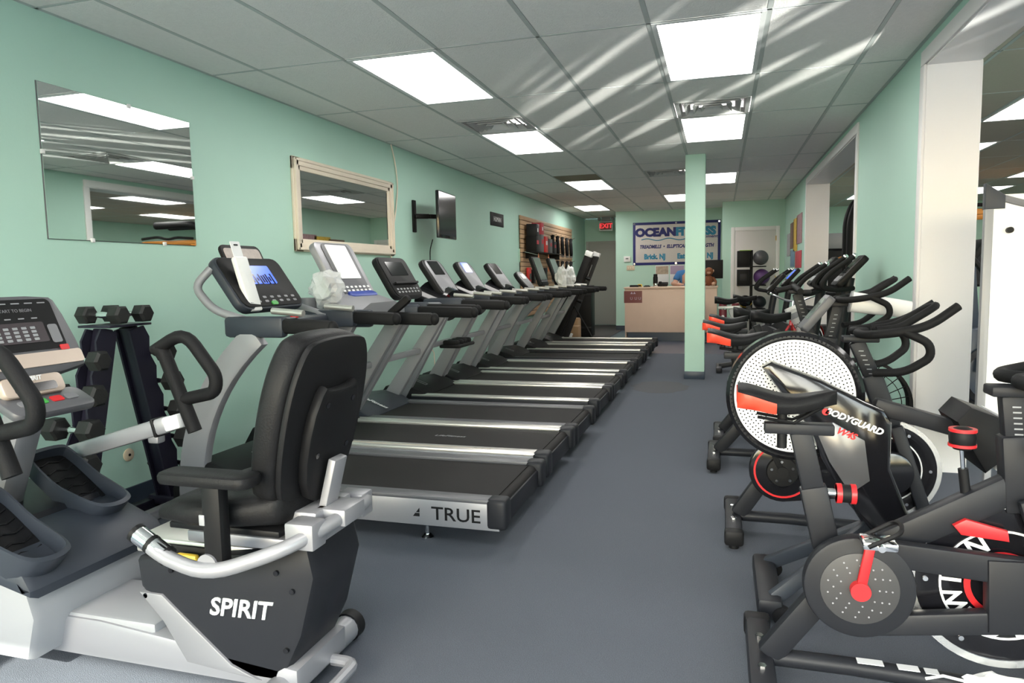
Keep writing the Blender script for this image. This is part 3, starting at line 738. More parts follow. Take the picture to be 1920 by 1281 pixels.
# back rest: padded shell facing left, plastic plate behind
bt = math.radians(14)
up = Vector((math.sin(bt), 0, math.cos(bt)))
def back_ring(u, wscale, dx):
    z = u; pts = []
    return None
Mb = frame((1.99, 1.80, .60), (0, 1, 0), up)          # local x = y, local y = up, local z = backwards... 
outl = [(x_ * .94, y_) for x_, y_ in [(-.17, 0), (.17, 0), (.21, .08), (.23, .22), (.225, .36), (.19, .46), (.14, .50), (-.14, .50), (-.19, .46), (-.225, .36), (-.23, .22), (-.21, .08)]]
def smooth_outline(o, n=3):
    for _ in range(n):
        o = [p for i in range(len(o)) for p in ((o[i][0] * .75 + o[(i + 1) % len(o)][0] * .25, o[i][1] * .75 + o[(i + 1) % len(o)][1] * .25), (o[i][0] * .25 + o[(i + 1) % len(o)][0] * .75, o[i][1] * .25 + o[(i + 1) % len(o)][1] * .75))]
    return o
ol = smooth_outline(outl, 2)
sgn = 1 if (Mb.to_3x3() @ Vector((0, 0, 1))).x > 0 else -1
sb().plate(ol, .085, Mb @ Matrix.Translation((0, 0, -.085 if sgn > 0 else 0)), .028, 3).done('back_cushion', VINB, st, 60)
sb().plate([(x * .97, .012 + y * .97) for x, y in ol], .02, Mb @ Matrix.Translation((0, 0, 0 if sgn > 0 else -.02)), .006).done('back_shell', BLACK, st)
hub = sb().plate(smooth_outline([(-.06, -.06), (.06, -.06), (.12, .04), (.13, .20), (.09, .31), (.06, .29), (-.06, .29), (-.09, .31), (-.13, .20), (-.12, .04)], 1), .035, Mb @ Matrix.Translation((0, .06, .018 if sgn > 0 else -.053)), .012).done('back_mount', BLACK, st)
for x, y in ((-.07, .25), (.07, .25), (-.08, .10), (.08, .10)): sb().cyl(Mb @ Vector((x, y + .06, sgn * .05)), Mb @ Vector((x, y + .06, sgn * .056)), .009, 10).done('bolt', GLOSS, hub)
sb().beam((2.04, 1.80, .50), (2.10, 1.80, .72), .07, .025, .004).done('back_post', SILV, st)
sb().box((2.10, 1.80, .555), (.10, .12, .05), .006).done('post_clamp', SILV, st)
# swing arms with black loop grips
def swing(y, xo, zo):
    a = sb().beam((.55 + xo, y, .53 + zo), (1.20 + xo, y, .715 + zo), .06, .062, .012).done('swing_arm', SILV, st)
    sb().beam((1.14 + xo, y, .698 + zo), (1.155 + xo, y, .702 + zo), .068, .072, .006).done('clamp_band', BLACK, a)
    sb().beam((1.18 + xo, y, .71 + zo), (1.26 + xo, y, .732 + zo), .055, .055, .008).done('arm_tip', PWHITE, a)
    sb().box((1.13 + xo, y, .655 + zo), (.05, .04, .035), .008).done('clamp_foot', SILV, a)
    g = sb().tube([(1.31 + xo, y, .69 + zo), (1.19 + xo, y, .985 + zo), (1.16 + xo, y, 1.0 + zo)], .026, 12, fil=.01)
    g.tube([(1.15 + xo, y, .99 + zo), (1.29 + xo, y, 1.065 + zo), (1.42 + xo, y, .90 + zo), (1.41 + xo, y, .84 + zo), (1.27 + xo, y, .81 + zo)], .024, 12, fil=.07)
    g.done('loop_grip', SOFT, a)
    sb().beam((.62 + xo, y, .54 + zo), (.66 + xo, y, .30), .05, .05, .008).done('arm_link', SILV, a)
swing(2.12, 0.0, 0.0)
swing(1.44, -.03, .02)
# foot pedals
def pedal(y, xo, zo):
    M = frame((.86 + xo, y, .46 + zo), (.80, 0, -.60), (0, 1, 0))
    sh = smooth_outline([(-.17, -.055), (-.15, -.085), (.05, -.085), (.17, -.075), (.20, -.03), (.20, .03), (.17, .075), (.05, .085), (-.15, .085), (-.17, .055)], 2)
    p = sb().plate(sh, .02, M, .006).done('foot_pedal', BLACK, st)
    ring = B(SO); n = len(sh)
    t = bmesh.new(); rr = []
    for sc, z in ((1.0, 0), (1.06, .035), (1.06, .06), (.97, .06), (.95, .02)):
        rr.append([t.verts.new((x * sc, y_ * sc, z + (max(0, x) * .28 if z > .03 else 0))) for x, y_ in sh])
    for A, C in zip(rr, rr[1:]):
        for k in range(n): t.faces.new((A[k], A[(k + 1) % n], C[(k + 1) % n], C[k]))
    bmesh.ops.recalc_face_normals(t, faces=list(t.faces))
    ring._join(t, M); ring.done('pedal_rim', SLATE, p)
    for k in range(7):
        tr = B(SO); xx = -.13 + k * .045
        for q in range(4):
            y0_, y1_ = -.07 + q * .035, -.07 + (q + 1) * .035
            za, zb_ = (.004 if q % 2 else -.004), (-.004 if q % 2 else .004)
            tr.tube([M @ Vector((xx + za * 1.5, y0_, .022)), M @ Vector((xx + zb_ * 1.5, y1_, .022))], .004, 5)
        tr.done('tread_rib', SOFT, p)
    sb().beam((.92 + xo, y, .40 + zo), (.80 + xo, y, .22), .05, .04, .008).done('pedal_link', SILV, p)
pedal(1.97, .0, .02)
pedal(1.60, .13, -.02)
# console on its mast
sb().beam((.72, 1.80, .42), (.92, 1.80, .88), .10, .09, .02).done('console_mast', GREY, st)
Mc = panel_frame((.92, 1.80, 1.02), 24)
con = sb().plate(smooth_outline([(-.20, -.09), (.20, -.09), (.215, -.02), (.19, .18), (.16, .21), (-.16, .21), (-.19, .18), (-.215, -.02)], 1), .055, Mc @ Matrix.Translation((0, 0, -.055)), .016).done('console', MIDG, st)
sb().plate(rrect(.31, .19, .02), .004, Mc @ Matrix.Translation((0, .095, 0))).done('display_bezel', BLACK, con)
sb().plate(rrect(.23, .075, .006), .002, Mc @ Matrix.Translation((-.02, .065, .004))).done('screen', mat('console_screen', (.05, .04, .045), .25), con)
dots = sb()
for k in range(6):
    for q in range(4): dots.plate(rrect(.018, .009, .001, 1), .0008, Mc @ Matrix.Translation((-.11 + k * .032, .04 + q * .014, .006)))
dots.done('led_dots', LGREY, con)
dots = sb()
for k in range(6): dots.plate(rrect(.03, .004, .001, 1), .0008, Mc @ Matrix.Translation((-.12 + k * .048, .175, .004)))
for k in range(5): dots.plate(rrect(.022, .004, .001, 1), .0008, Mc @ Matrix.Translation((-.12 + k * .048, .118, .004)))
dots.done('display_captions', LGREY, con)['kind'] = 'stuff'
text('PRESS START TO BEGIN', .016, Mc @ Matrix.Translation((-.01, .148, .004)), GREY, con, .0005, off=SO)
kp = sb().plate(rrect(.036, .07, .008), .003, Mc @ Matrix.Translation((.125, .055, .004))).done('arrow_keys', GREY, con)
sb().plate(rrect(.034, .02, .004), .003, Mc @ Matrix.Translation((.14, .0, .004))).done('stop_key', RED, con)
sb().plate(rrect(.40, .05, .012), .005, Mc @ Matrix.Translation((0, -.035, 0))).done('silver_strip', mat('champagne', (.55, .45, .38), .35, .3), con)
sb().plate(rrect(.22, .07, .02), .03, Mc @ Matrix.Translation((-.02, -.12, -.03)), .006).done('speaker_cowl', mat('champagne', (.5, .4, .3)), con)
sb().plate(rrect(.15, .03, .01), .004, Mc @ Matrix.Translation((-.02, -.13, 0))).done('fan_grille', GLOSS, con)
text('SPIRIT', .022, Mc @ Matrix.Translation((-.02, -.098, .003)), PWHITE, con, .0006, shear=.2, bold=.0006, off=SO)
Mk = panel_frame((1.0, 1.80, .855), 62)
ko = sb().plate(rrect(.30, .12, .03), .03, Mk @ Matrix.Translation((0, 0, -.03)), .008).done('keypad_shelf', MIDG, con)
for x, m_ in ((-.085, GREY), (-.03, GREENL), (.03, RED), (.085, GREY)): sb().plate(rrect(.044, .03, .008), .003, Mk @ Matrix.Translation((x, 0, 0))).done('key', m_, ko)

# ------------------------------------------------------------------ dumbbell tree against the left wall
DO = (0.26, 2.80, 0.0)
dr = thing('dumbbell_rack', 'dark A-shaped dumbbell rack standing against the green wall', 'dumbbell rack', DO)
topZ = 1.02
legs = ((2.73, 2.50), (2.88, 3.09))
db_n = [0]
spots = []
for li, (ty, by) in enumerate(legs):
    a, c = Vector((.26, by, .06)), Vector((.26, ty, topZ))
    d = (c - a).normalized(); side = Vector((0, d.z, -d.y))
    out = side if li == 1 else -side
    pts_l, pts_r = [], []
    L = (c - a).length; n = 6
    for k in range(n):
        s0 = L * (k + .12) / n; s1 = L * (k + .55) / n; s2 = L * (k + .95) / n
        for s_, w_ in ((s0, .055), (s1, .075), (s2, .055)):
            p = a + d * s_
            pts_l.append((p + out * w_)); pts_r.append((p - out * .04))
        spots.append((li, n - k, a + d * (L * (k + .98) / n) + out * .10))
    ring = [(p.y, p.z) for p in pts_l] + [(p.y, p.z) for p in pts_r[::-1]]
    for x in (.205, .295):
        B(DO).plate(ring, .012, Matrix.Translation((x, 0, 0)) @ YZ).done('leg_plate', PURP, dr)
    B(DO).beam(a, c, .08, .05, .006, side=(1, 0, 0)).done('leg', PURP, dr)
B(DO).box((.26, 2.805, 1.035), (.20, .26, .012), .003).done('top_plate', PURP, dr)
for x in (.16, .33): B(DO).box((x, 2.78, .03), (.06, .76, .05), .006).done('foot_rail', UPR if x > .3 else PURP, dr)
B(DO).box((.361, 2.76, .032), (.002, .62, .018)).done('rail_print', LGREY, dr)
for y in (2.50, 3.08): B(DO).box((.25, y, .05), (.20, .07, .05), .006).done('foot_cross', PURP, dr)
def dumbbell(c, s, label):
    t = thing('dumbbell', label, 'dumbbell', c, 0, 'hex dumbbells on the rack')
    r = .044 * s; hl = .066
    for q in (-1, 1):
        L = .055 * s + .01
        hx = circ(r, 6)
        M = frame((q * hl, 0, 0), (0, 1, 0), (0, 0, 1))       # local z = +x
        prof = [(r * .80, 0), (r, .008), (r, L - .012), (r * .78, L), (0, L)] if q > 0 else [(r * .80, 0), (r, -.008), (r, -L + .012), (r * .78, -L), (0, -L)]
        B().lathe([(0, 0)] + prof, M, 6).done('hex_head', IRON, t, 20)
    B().lathe([(.011, -hl), (.012, -.04), (.0155, -.015), (.0165, 0), (.0155, .015), (.012, .04), (.011, hl)], frame((0, 0, 0), (0, 1, 0), (0, 0, 1)), 14).done('handle', CHROME, t)
names = {6: 'lowest', 5: 'second lowest', 4: 'third from bottom', 3: 'third from top', 2: 'second from top', 1: 'topmost'}
for li, k, p in spots:
    if k == 1: p = Vector((.26, 2.805 + (.075 if li else -.075), 1.09))
    dumbbell((p.x, p.y, p.z), 1.02 + .075 * k, 'black hex dumbbell, %s on the %s leg of the rack' % (names[k], 'farther' if li else 'nearer'))
# wall outlet and cable beside it
oo = PX(241, 853, 0)
o = thing('wall_jack', 'round ivory wall jack between the dumbbell rack legs', 'wall jack', (0, oo.y, oo.z))
B().lathe([(.0, .008), (.030, .008), (.036, .004), (.037, 0)], frame((0, 0, 0), (0, 1, 0), (0, 0, 1)), 28).done('cover', TAN, o)
B().cyl((.006, 0, 0), (.010, 0, 0), .008, 12).done('socket', BLACK, o)
# ------------------------------------------------------------------ spin bikes along the right wall
def saddle(b, c, L=.27, w=.17, h=.07, yaw=0.0, z_=0.0):
    secs = []
    for k in range(11):
        u = k / 10; x = -L / 2 + L * u
        hw = w / 2 * (1 - u) ** .9 * (1 if u > .08 else .8) + .020 * (u ** .5)
        if u > .97: hw *= .6
        zt = .012 * math.cos(u * 6) + .006
        secs.append([(c[0] + x, c[1] + hw * a, c[2] + zt + h * .5 * q * (1 - .35 * u)) for a, q in ((-1, -.1), (-.95, .55), (-.6, .95), (0, .82), (.6, .95), (.95, .55), (1, -.1), (.8, -.75), (0, -.6), (-.8, -.75))])
    return b.loft(secs)
def pedal_set(bk, c, yo, ang, arm=.165, crank_m=RED, cage=CHROME):
    for s, a in ((-1, ang), (1, ang + PI)):
        p = Vector((c[0] + arm * math.cos(a), s * yo, c[1] + arm * math.sin(a)))
        cr = B().beam((c[0], s * yo, c[1]), p, .016, .026, .005).cyl((c[0], s * (yo - .012), c[1]), (c[0], s * (yo + .014), c[1]), .026, 20).done('crank_arm', crank_m, bk)
        q = p + Vector((0, s * .06, 0))
        B().cyl(p, p + Vector((0, s * .11, 0)), .009, 10).done('pedal_axle', CHROME, cr)
        B().box(q, (.085, .075, .022), .006).done('pedal', cage, cr)
        B().tube([q + Vector((-.03, -.04, .0)), q + Vector((.045, -.045, .045)), q + Vector((.055, .0, .055)), q + Vector((.045, .045, .045)), q + Vector((-.03, .04, .0))], .006, 6, fil=.02).done('toe_cage', BLACK, cr)
def spin_bike(label, X, Yc, P, name='spin_bike'):
    bk = thing(name, label, 'exercise bike', (X, Yc, 0), P.get('rz', 0.0), 'exercise bikes along the right wall')
    fm = P.get('frame', CHAR); g = P.get
    hw = .26
    for x, nm in ((0.0, 'rear_stabiliser'), (g('front', .86), 'front_stabiliser')):
        o = B().beam((x, -hw, .055), (x, hw, .055), .075, .06, .012, side=(1, 0, 0)).done(nm, fm, bk)
        for s in (-1, 1):
            B().beam((x, s * (hw - .05), .053), (x, s * (hw + .012), .053), .084, .07, .014, side=(1, 0, 0)).done('end_cap', BLACK, o)
            B().cyl((x, s * (hw - .03), 0), (x, s * (hw - .03), .02), .022, 16).done('levelling_foot', BLACK, o)
            if nm[0] == 'r':
                B().cyl((x, s * .09, .085), (x, s * .09, .094), .013, 6).done('bolt', CHROME, o)
        if nm[0] == 'f':
            for s in (-1, 1): B().cyl((x + .06, s * .2 - .015, .045), (x + .06, s * .2 + .015, .045), .035, 18).done('transport_wheel', BLACK, o)
    c = g('crank', (.25, .36)); fl_ = g('fly', (.62, .37)); fr_ = g('flyr', .22)
    # frame beams
    B().beam((.02, 0, .08), (c[0] - .01, 0, c[1] + .03), .05, .075, .012).done('rear_strut', fm, bk)
    hb, ht = g('hpost', ((.66, .62), (.62, .92)))
    B().beam((c[0] - .0, 0, c[1] + .05), (hb[0] + .02, 0, hb[1] + .04), .055, .085, .014).done('main_beam', fm, bk)
    B().tube([(.03, 0, .075), (.25, 0, .075), (.55, 0, .065), (g('front', .86), 0, .06)], .026, 12).done('bottom_rail', fm, bk)
    for s in (-1, 1):
        B().beam((hb[0], s * .055, hb[1] - .0), (g('front', .86) - .03, s * .06, .09), .03, .055, .01).done('fork_leg', fm, bk)
    # seat post, slider, saddle
    sb0, sb1 = g('spost', ((.19, .40), (.10, .77))); zs = sb1[1]
    B().beam((sb0[0], 0, sb0[1]), (sb0[0] * .45 + sb1[0] * .55, 0, sb0[1] * .45 + sb1[1] * .55), .05, .075, .008).done('seat_tube', fm, bk)
    B().beam((sb0[0] * .5 + sb1[0] * .5, 0, sb0[1] * .5 + sb1[1] * .5), (sb1[0], 0, zs), .038, .06, .006).done('seat_post', fm, bk)
    sl = B().beam((sb1[0] - .10, 0, zs + .01), (sb1[0] + .09, 0, zs + .01), .045, .032, .005).done('seat_slider', fm, bk)
    B().cyl((sb1[0] - .05, 0, zs - .05), (sb1[0] - .05, 0, zs + .06), .014, 12).done('saddle_clamp', BLACK, sl)
    kx = sb0[0] * .5 + sb1[0] * .5; kz = sb0[1] * .5 + sb1[1] * .5
    kn = B().cyl((kx + .03, 0, kz), (kx + .06, 0, kz), .013, 12).done('post_knob', CHROME, bk)
    B().cyl((kx + .06, 0, kz), (kx + .11, 0, kz), .026, 18).done('knob_grip', BLACK, kn)
    for dx in (.06, .098): B().cyl((kx + dx, 0, kz), (kx + dx + .014, 0, kz), .029, 18).done('knob_ring', RED, kn)
    sc = (sb1[0] - .06 + .02, 0, zs + .085)
    sd = saddle(B(), sc).done('saddle', VINB, bk, 60)
    # red tail cover: the rear third of the shell, below its top seam
    L_, w_s, h_s = .27, .17, .07; rings = []
    for k in range(6):
        u = k / 5 * .40; x = -L_ / 2 - .003 + L_ * u
        hw_ = (w_s / 2 * (1 - u) ** .9 * (1 if u > .08 else .82) + .020 * (u ** .5)) * 1.035
        zt = .012 * math.cos(u * 6) + .006; sh_ = 1 - u * 1.2
        rings.append([(sc[0] + x, hw_ * a_, sc[2] + zt + h_s * .5 * q_ * (1 - .35 * u)) for a_, q_ in ((-1, -.1), (-.97, .58 * sh_), (-.5, .3 * sh_), (.5, .3 * sh_), (.97, .58 * sh_), (1, -.1), (.8, -.80), (0, -.64), (-.8, -.80))])
    B().loft(rings).done('red_tail', ORED, sd, 60)
    B().tube([(sc[0] - .08, -.03, sc[2] - .04), (sc[0] + .02, -.025, sc[2] - .055), (sc[0] + .10, 0, sc[2] - .01)], .005, 6).done('saddle_rail', BLACK, sd)
    B().tube([(sc[0] - .08, .03, sc[2] - .04), (sc[0] + .02, .025, sc[2] - .055), (sc[0] + .10, 0, sc[2] - .01)], .005, 6).done('saddle_rail', BLACK, sd)
    # handlebar post and bars
    B().beam((hb[0], 0, hb[1] - .05), (hb[0] * .4 + ht[0] * .6, 0, hb[1] * .4 + ht[1] * .6), .062, .085, .01).done('head_tube', fm, bk)
    hp = B().beam((hb[0] * .5 + ht[0] * .5, 0, hb[1] * .5 + ht[1] * .5), (ht[0], 0, ht[1]), .042, .065, .006).done('handlebar_post', fm, bk)
    for k in range(7):
        p = Vector((hb[0], 0, hb[1])).lerp(Vector((ht[0], 0, ht[1])), .56 + k * .055)
        B().box((p.x, -.0216, p.z), (.02, .0012, .004)).done('scale_mark', LGREY, hp)
    M = frame((hb[0] * .55 + ht[0] * .45, -.029, hb[1] * .55 + ht[1] * .45), (1, 0, 0), (0, 0, 1))
    if g('warn', True):
        w_ = B().plate([(-.014, 0), (.014, 0), (0, .026)], .0012, M).done('warning_triangle', ORANGE, hp)
        B().plate([(-.014, -.012), (.014, -.012), (.014, -.003), (-.014, -.003)], .0012, M).done('warning_text', PWHITE, hp)
    B().beam((ht[0] - .06, 0, ht[1] + .012), (ht[0] + .09, 0, ht[1] + .012), .075, .028, .006).done('handlebar_slider', fm, bk)
    h = g('bars', 1.0)
    x0, z0 = ht[0] + .02, ht[1] + .045
    if h:
        for s in (-1, 1):
            B().tube([(x0 + .02, 0, z0), (x0 - .03, s * .04, z0), (x0 - .01, s * .14, z0 - .005), (x0 + .10, s * .20, z0 + .01), (x0 + .22, s * .20, z0 + .04), (x0 + .33, s * .17, z0 + .12)], .0185, 12, fil=.06).done('handlebar', SOFT, bk)
            B().tube([(x0 + .13, s * .20, z0 + .015), (x0 + .22, s * .21, z0 - .03), (x0 + .23, s * .20, z0 - .09), (x0 + .14, s * .17, z0 - .16), (x0 + .03, s * .12, z0 - .17)], .0175, 12, fil=.05).done('drop_bar', SOFT, bk)
        B().tube([(x0 + .05, -.06, z0 + .01), (x0 + .14, -.055, z0 + .02), (x0 + .26, -.05, z0 + .10), (x0 + .30, 0, z0 + .12), (x0 + .26, .05, z0 + .10), (x0 + .14, .055, z0 + .02), (x0 + .05, .06, z0 + .01)], .0165, 12, fil=.04).done('aero_bar', SOFT, bk)
    # resistance knob
    if g('knob', True):
        kb_ = (hb[0] - .14, hb[1] - .01)
        rd = B().cyl((kb_[0] + .01, 0, kb_[1] - .04), (kb_[0] - .005, 0, kb_[1] + .13), .006, 10).done('tension_rod', CHROME, bk)
        B().cyl((kb_[0] + .012, 0, kb_[1] - .02), (kb_[0], 0, kb_[1] + .07), .013, 12).done('rod_sleeve', BLACK, rd)
        B().lathe([(0, 0), (.022, 0), (.032, .014), (.034, .036), (.030, .055), (.014, .062), (0, .062)], frame((kb_[0] - .004, 0, kb_[1] + .125), (1, 0, 0), (0, 1, 0)), 22).done('tension_knob', BLACK, rd)
        for dz in (.008, .050): B().lathe([(.02, 0), (.0345, 0), (.0345, .008), (.02, .008)], frame((kb_[0] - .004, 0, kb_[1] + .125 + dz), (1, 0, 0), (0, 1, 0)), 22).done('knob_ring', RED, rd)
    # flywheel
    Mf = frame((fl_[0], -.012, fl_[1]), (1, 0, 0), (0, 0, 1))           # local z towards the viewer (-y)
    if g('flywheel', 'wheel') == 'wheel':
        fw = B().lathe([(0, -.014), (fr_ * .92, -.014), (fr_ * .92, .010), (fr_ * .55, .010), (fr_ * .5, .004), (fr_ * .2, .004), (fr_ * .18, .022), (0, .022)], Mf, 48).done('flywheel', GLOSS, bk)
        B().ring(fr_, fr_ * .915, .030, Mf @ Matrix.Translation((0, 0, -.017)), 56).done('rim', g('rim', FLYW), fw)
        B().ring(fr_ * .66, fr_ * .635, .002, Mf @ Matrix.Translation((0, 0, .0105)), 48).done('white_ring', PWHITE, fw)
        if g('letters'):
            for k, ch in enumerate(g('letters')):
                a = math.radians(290 - k * 28)
                text(ch, fr_ * .30, Mf @ Matrix.Rotation(a - PI / 2, 4, 'Z') @ Matrix.Translation((0, fr_ * .52, .011)), PWHITE, fw, .0006, bold=.0015)
            B().ring(fr_ * .40, fr_ * .33, .002, Mf @ Matrix.Translation((0, 0, .0105)), 40).done('red_ring', RED, fw)
        for k in range(6):
            a = k * PI / 3; B().lathe([(.007, 0), (.007, .004), (0, .004)], Mf @ Matrix.Translation((fr_ * .8 * math.cos(a), fr_ * .8 * math.sin(a), .010)), 10).done('rivet', CHROME, fw)
        B().xz([(fl_[0] - .13, fl_[1] + .165), (fl_[0] - .10, fl_[1] + .185), (fl_[0] + .0, fl_[1] + .16), (fl_[0] + .005, fl_[1] + .13), (fl_[0] - .11, fl_[1] + .14)], -.045, -.026, .004).done('brake_pad', RED, bk)
    else:       # caged fan
        fw = B()
        for k in range(5): fw.ring(fr_ * (.2 + .2 * k) + .004, fr_ * (.2 + .2 * k), .006, Mf @ Matrix.Translation((0, 0, .04)), 40)
        for k in range(26):
            a = k * PI / 13; fw.tube([Mf @ Vector((fr_ * .2 * math.cos(a), fr_ * .2 * math.sin(a), .045)), Mf @ Vector((fr_ * math.cos(a), fr_ * math.sin(a), .045)), Mf @ Vector((fr_ * 1.02 * math.cos(a), fr_ * 1.02 * math.sin(a), -.06))], .003, 5)
        fw = fw.done('fan_cage', BLACK, bk); fw['kind'] = 'stuff'
        B().ring(fr_ * 1.04, fr_ * .97, .10, Mf @ Matrix.Translation((0, 0, -.06)), 48).done('fan_shroud', BLACK, bk)
        for k in range(6):
            a = k * PI / 3; B().beam(Mf @ Vector((0, 0, 0)), Mf @ Vector((fr_ * .92 * math.cos(a), fr_ * .92 * math.sin(a), 0)), .05, .004, .001, side=(0, 1, 0)).done('fan_blade', MIDG, bk)
    # chain guard on the viewer's side
    gy = -.058; R0 = g('guard_r', .145); R1 = .10
    L = Vector((fl_[0] - c[0], fl_[1] - c[1])); an = math.atan2(L.y, L.x)
    ol_ = [(c[0] + R0 * math.cos(an + PI / 2 + PI * k / 16), c[1] + R0 * math.sin(an + PI / 2 + PI * k / 16)) for k in range(17)]
    ol_ += [(fl_[0] + R1 * math.cos(an - PI / 2 + PI * k / 12), fl_[1] + R1 * math.sin(an - PI / 2 + PI * k / 12)) for k in range(13)]
    if g('guard', 'bar') == 'bar':
        # two arms with an open slot between, plus the crank disc
        cg = B().plate(circ(R0, 48, c[0], c[1]), .045, Matrix.Translation((0, gy, 0)) @ XZ, .010)
        u = Vector((math.cos(an), math.sin(an))); nrm = Vector((-u.y, u.x))
        cc, ff = Vector(c), Vector(fl_)
        a1 = [cc + nrm * R0 * .98, ff + nrm * R1 + u * .05, ff + nrm * .02 + u * .08, cc + u * R0 * .8 + nrm * R0 * .40]
        a2 = [cc - nrm * R0 * .98, ff - nrm * R1 + u * .05, ff - nrm * .03 + u * .08, cc + u * R0 * .8 - nrm * R0 * .48]
        cg.plate([tuple(p) for p in a1], .040, Matrix.Translation((0, gy - .002, 0)) @ XZ, .008)
        cg.plate([tuple(p) for p in a2], .040, Matrix.Translation((0, gy - .002, 0)) @ XZ, .008)
        cg.plate([(p.x, p.y) for p in (ff + nrm * R1 - u * .06, ff + nrm * R1 + u * .06, ff - nrm * R1 + u * .06, ff - nrm * R1 - u * .06)], .05, Matrix.Translation((0, gy + .001, 0)) @ XZ, .008)
        cg = cg.done('chain_guard', g('guardm', CHAR), bk)
        B().plate(circ(R0 * .70, 40, c[0], c[1]), .004, Matrix.Translation((0, gy - .044, 0)) @ XZ, .001).done('guard_disc', mat('dotted_grey', (.042, .041, .043), .5), cg)
        for rr, nn in ((R0 * .35, 9), (R0 * .46, 12), (R0 * .57, 15)):
            for k in range(nn):
                a = 2 * PI * k / nn
                B().lathe([(.0026, 0), (.0026, .001), (0, .001)], frame((c[0] + rr * math.cos(a), gy - .048, c[1] + rr * math.sin(a)), (1, 0, 0), (0, 0, 1)), 6).done('disc_dot', LGREY, cg)
    else:
        cg = B().plate(ol_, .045, Matrix.Translation((0, gy, 0)) @ XZ, .010).done('chain_guard', GLOSS, bk)
        B().ring(R0 * .86, R0 * .80, .002, frame((c[0], gy - .045, c[1]), (1, 0, 0), (0, 0, 1)), 40).done('red_arc', RED, cg)
        B().lathe([(0, 0), (.07, 0), (.066, .012), (.03, .016), (0, .016)], frame((c[0], gy - .045, c[1]), (1, 0, 0), (0, 0, 1)), 28).done('chainring', BLACK, cg)
        for k in range(5):
            a = k * 2 * PI / 5 + .4; B().lathe([(.007, 0), (.007, .004), (0, .004)], frame((c[0] + .048 * math.cos(a), gy - .060, c[1] + .048 * math.sin(a)), (1, 0, 0), (0, 0, 1)), 8).done('chainring_bolt', CHROME, cg)
    pedal_set(bk, c, .115, g('crank_a', math.radians(75)), crank_m=g('crank_m', RED))
    return bk

K1 = spin_bike('black spin bike in the right foreground, lettered flywheel and red crank', 3.31, 2.17, dict(crank=(.25, .36), fly=(.62, .375), flyr=.235, hpost=((.66, .63), (.63, .90)), letters='SCHWINN', warn=False, spost=((.18, .42), (.10, .775)), crank_a=math.radians(80)))
# printed stickers on its bottom rail and the white bundle tied to it
for x, w_, m_ in ((.30, .07, PAPER), (.40, .055, PAPER), (.46, .035, PAPER)):
    B().box((x, -.012, .104 - (x - .25) * .035), (w_, .03, .002)).done('sticker', m_, K1)
o = crumple((3.31 + .60, 2.09, .115), (.07, .035, .028), 21).done('cable_bundle', PWHITE, smooth=40); tag(o, 'white tied cable bundle on the bottom rail of the nearest spin bike', 'cable')
B().tube([(-.06, 0, 0), (-.13, .0, .01), (-.17, .01, -.01)], .004, 6).done('cord', PWHITE, o).location = (3.91, 2.09, .115)
bpy.context.view_layer.update()
K3 = spin_bike('black spin bike with bright silver flywheel rim and many-grip handlebar', 3.25, 3.45, dict(crank=(.21, .33), fly=(.65, .345), flyr=.225, guard='full', hpost=((.68, .55), (.52, .92)), spost=((.17, .40), (.05, .84)), crank_a=math.radians(115), crank_m=BLACK, knob=False, rim=FLYW))
K4 = spin_bike('air bike with round black fan cage by the white door jamb', 3.15, 4.68, dict(crank=(.26, .33), fly=(.86, .42), flyr=.27, front=.98, guard='full', flywheel='fan', hpost=((.62, .55), (.72, 1.02)), spost=((.20, .40), (.10, .80)), knob=False, warn=False))
K5 = spin_bike('black spin bike with plain T-shaped handlebar, behind the air bike', 3.18, 5.32, dict(crank=(.25, .34), fly=(.66, .35), guard='full', hpost=((.66, .60), (.52, 1.08)), spost=((.20, .40), (.10, .80)), bars=0, knob=False, warn=False))
B().tube([(.38, 0, 1.10), (.52, 0, 1.13)], .02, 12).tube([(.52, -.22, 1.10), (.50, 0, 1.13), (.52, .22, 1.10)], .021, 12).done('handlebar', SOFT, K5)

# ------------------------------------------------------------------ fan-wheel machine with white perforated disc
GO = (3.36, 2.76, 0.0)
gm = thing('fan_wheel_trainer', 'exercise machine with large white perforated wheel and glossy black body', 'exercise machine', GO)
def gb(): return B(GO)
dc = Vector((3.44, 2.70, .79)); Md = frame(dc, (1, 0, 0), (0, 0, 1))       # z towards the viewer
gb().lathe([(0, -.07), (.215, -.07), (.235, -.05), (.235, .012), (.222, .024), (.214, .012), (.205, .004), (0, .004)], Md, 64).done('wheel_shroud', GLOSS, gm)
dd = gb().lathe([(0, .010), (.206, .010), (.206, .004)], Md, 64).done('perforated_disc', PWHITE, gm)
hb_ = gb()
for k in range(5, 17):
    rr = k * .0122; nn = int(rr * 2 * PI / .0135)
    for q in range(nn):
        a = 2 * PI * q / nn + k * .35
        hb_.plate(circ(.0028, 6, rr * math.cos(a), rr * math.sin(a)), .0008, Md @ Matrix.Translation((0, 0, .0102)))
hh = hb_.done('perforations', GLOSS, dd, 0); hh['kind'] = 'stuff'
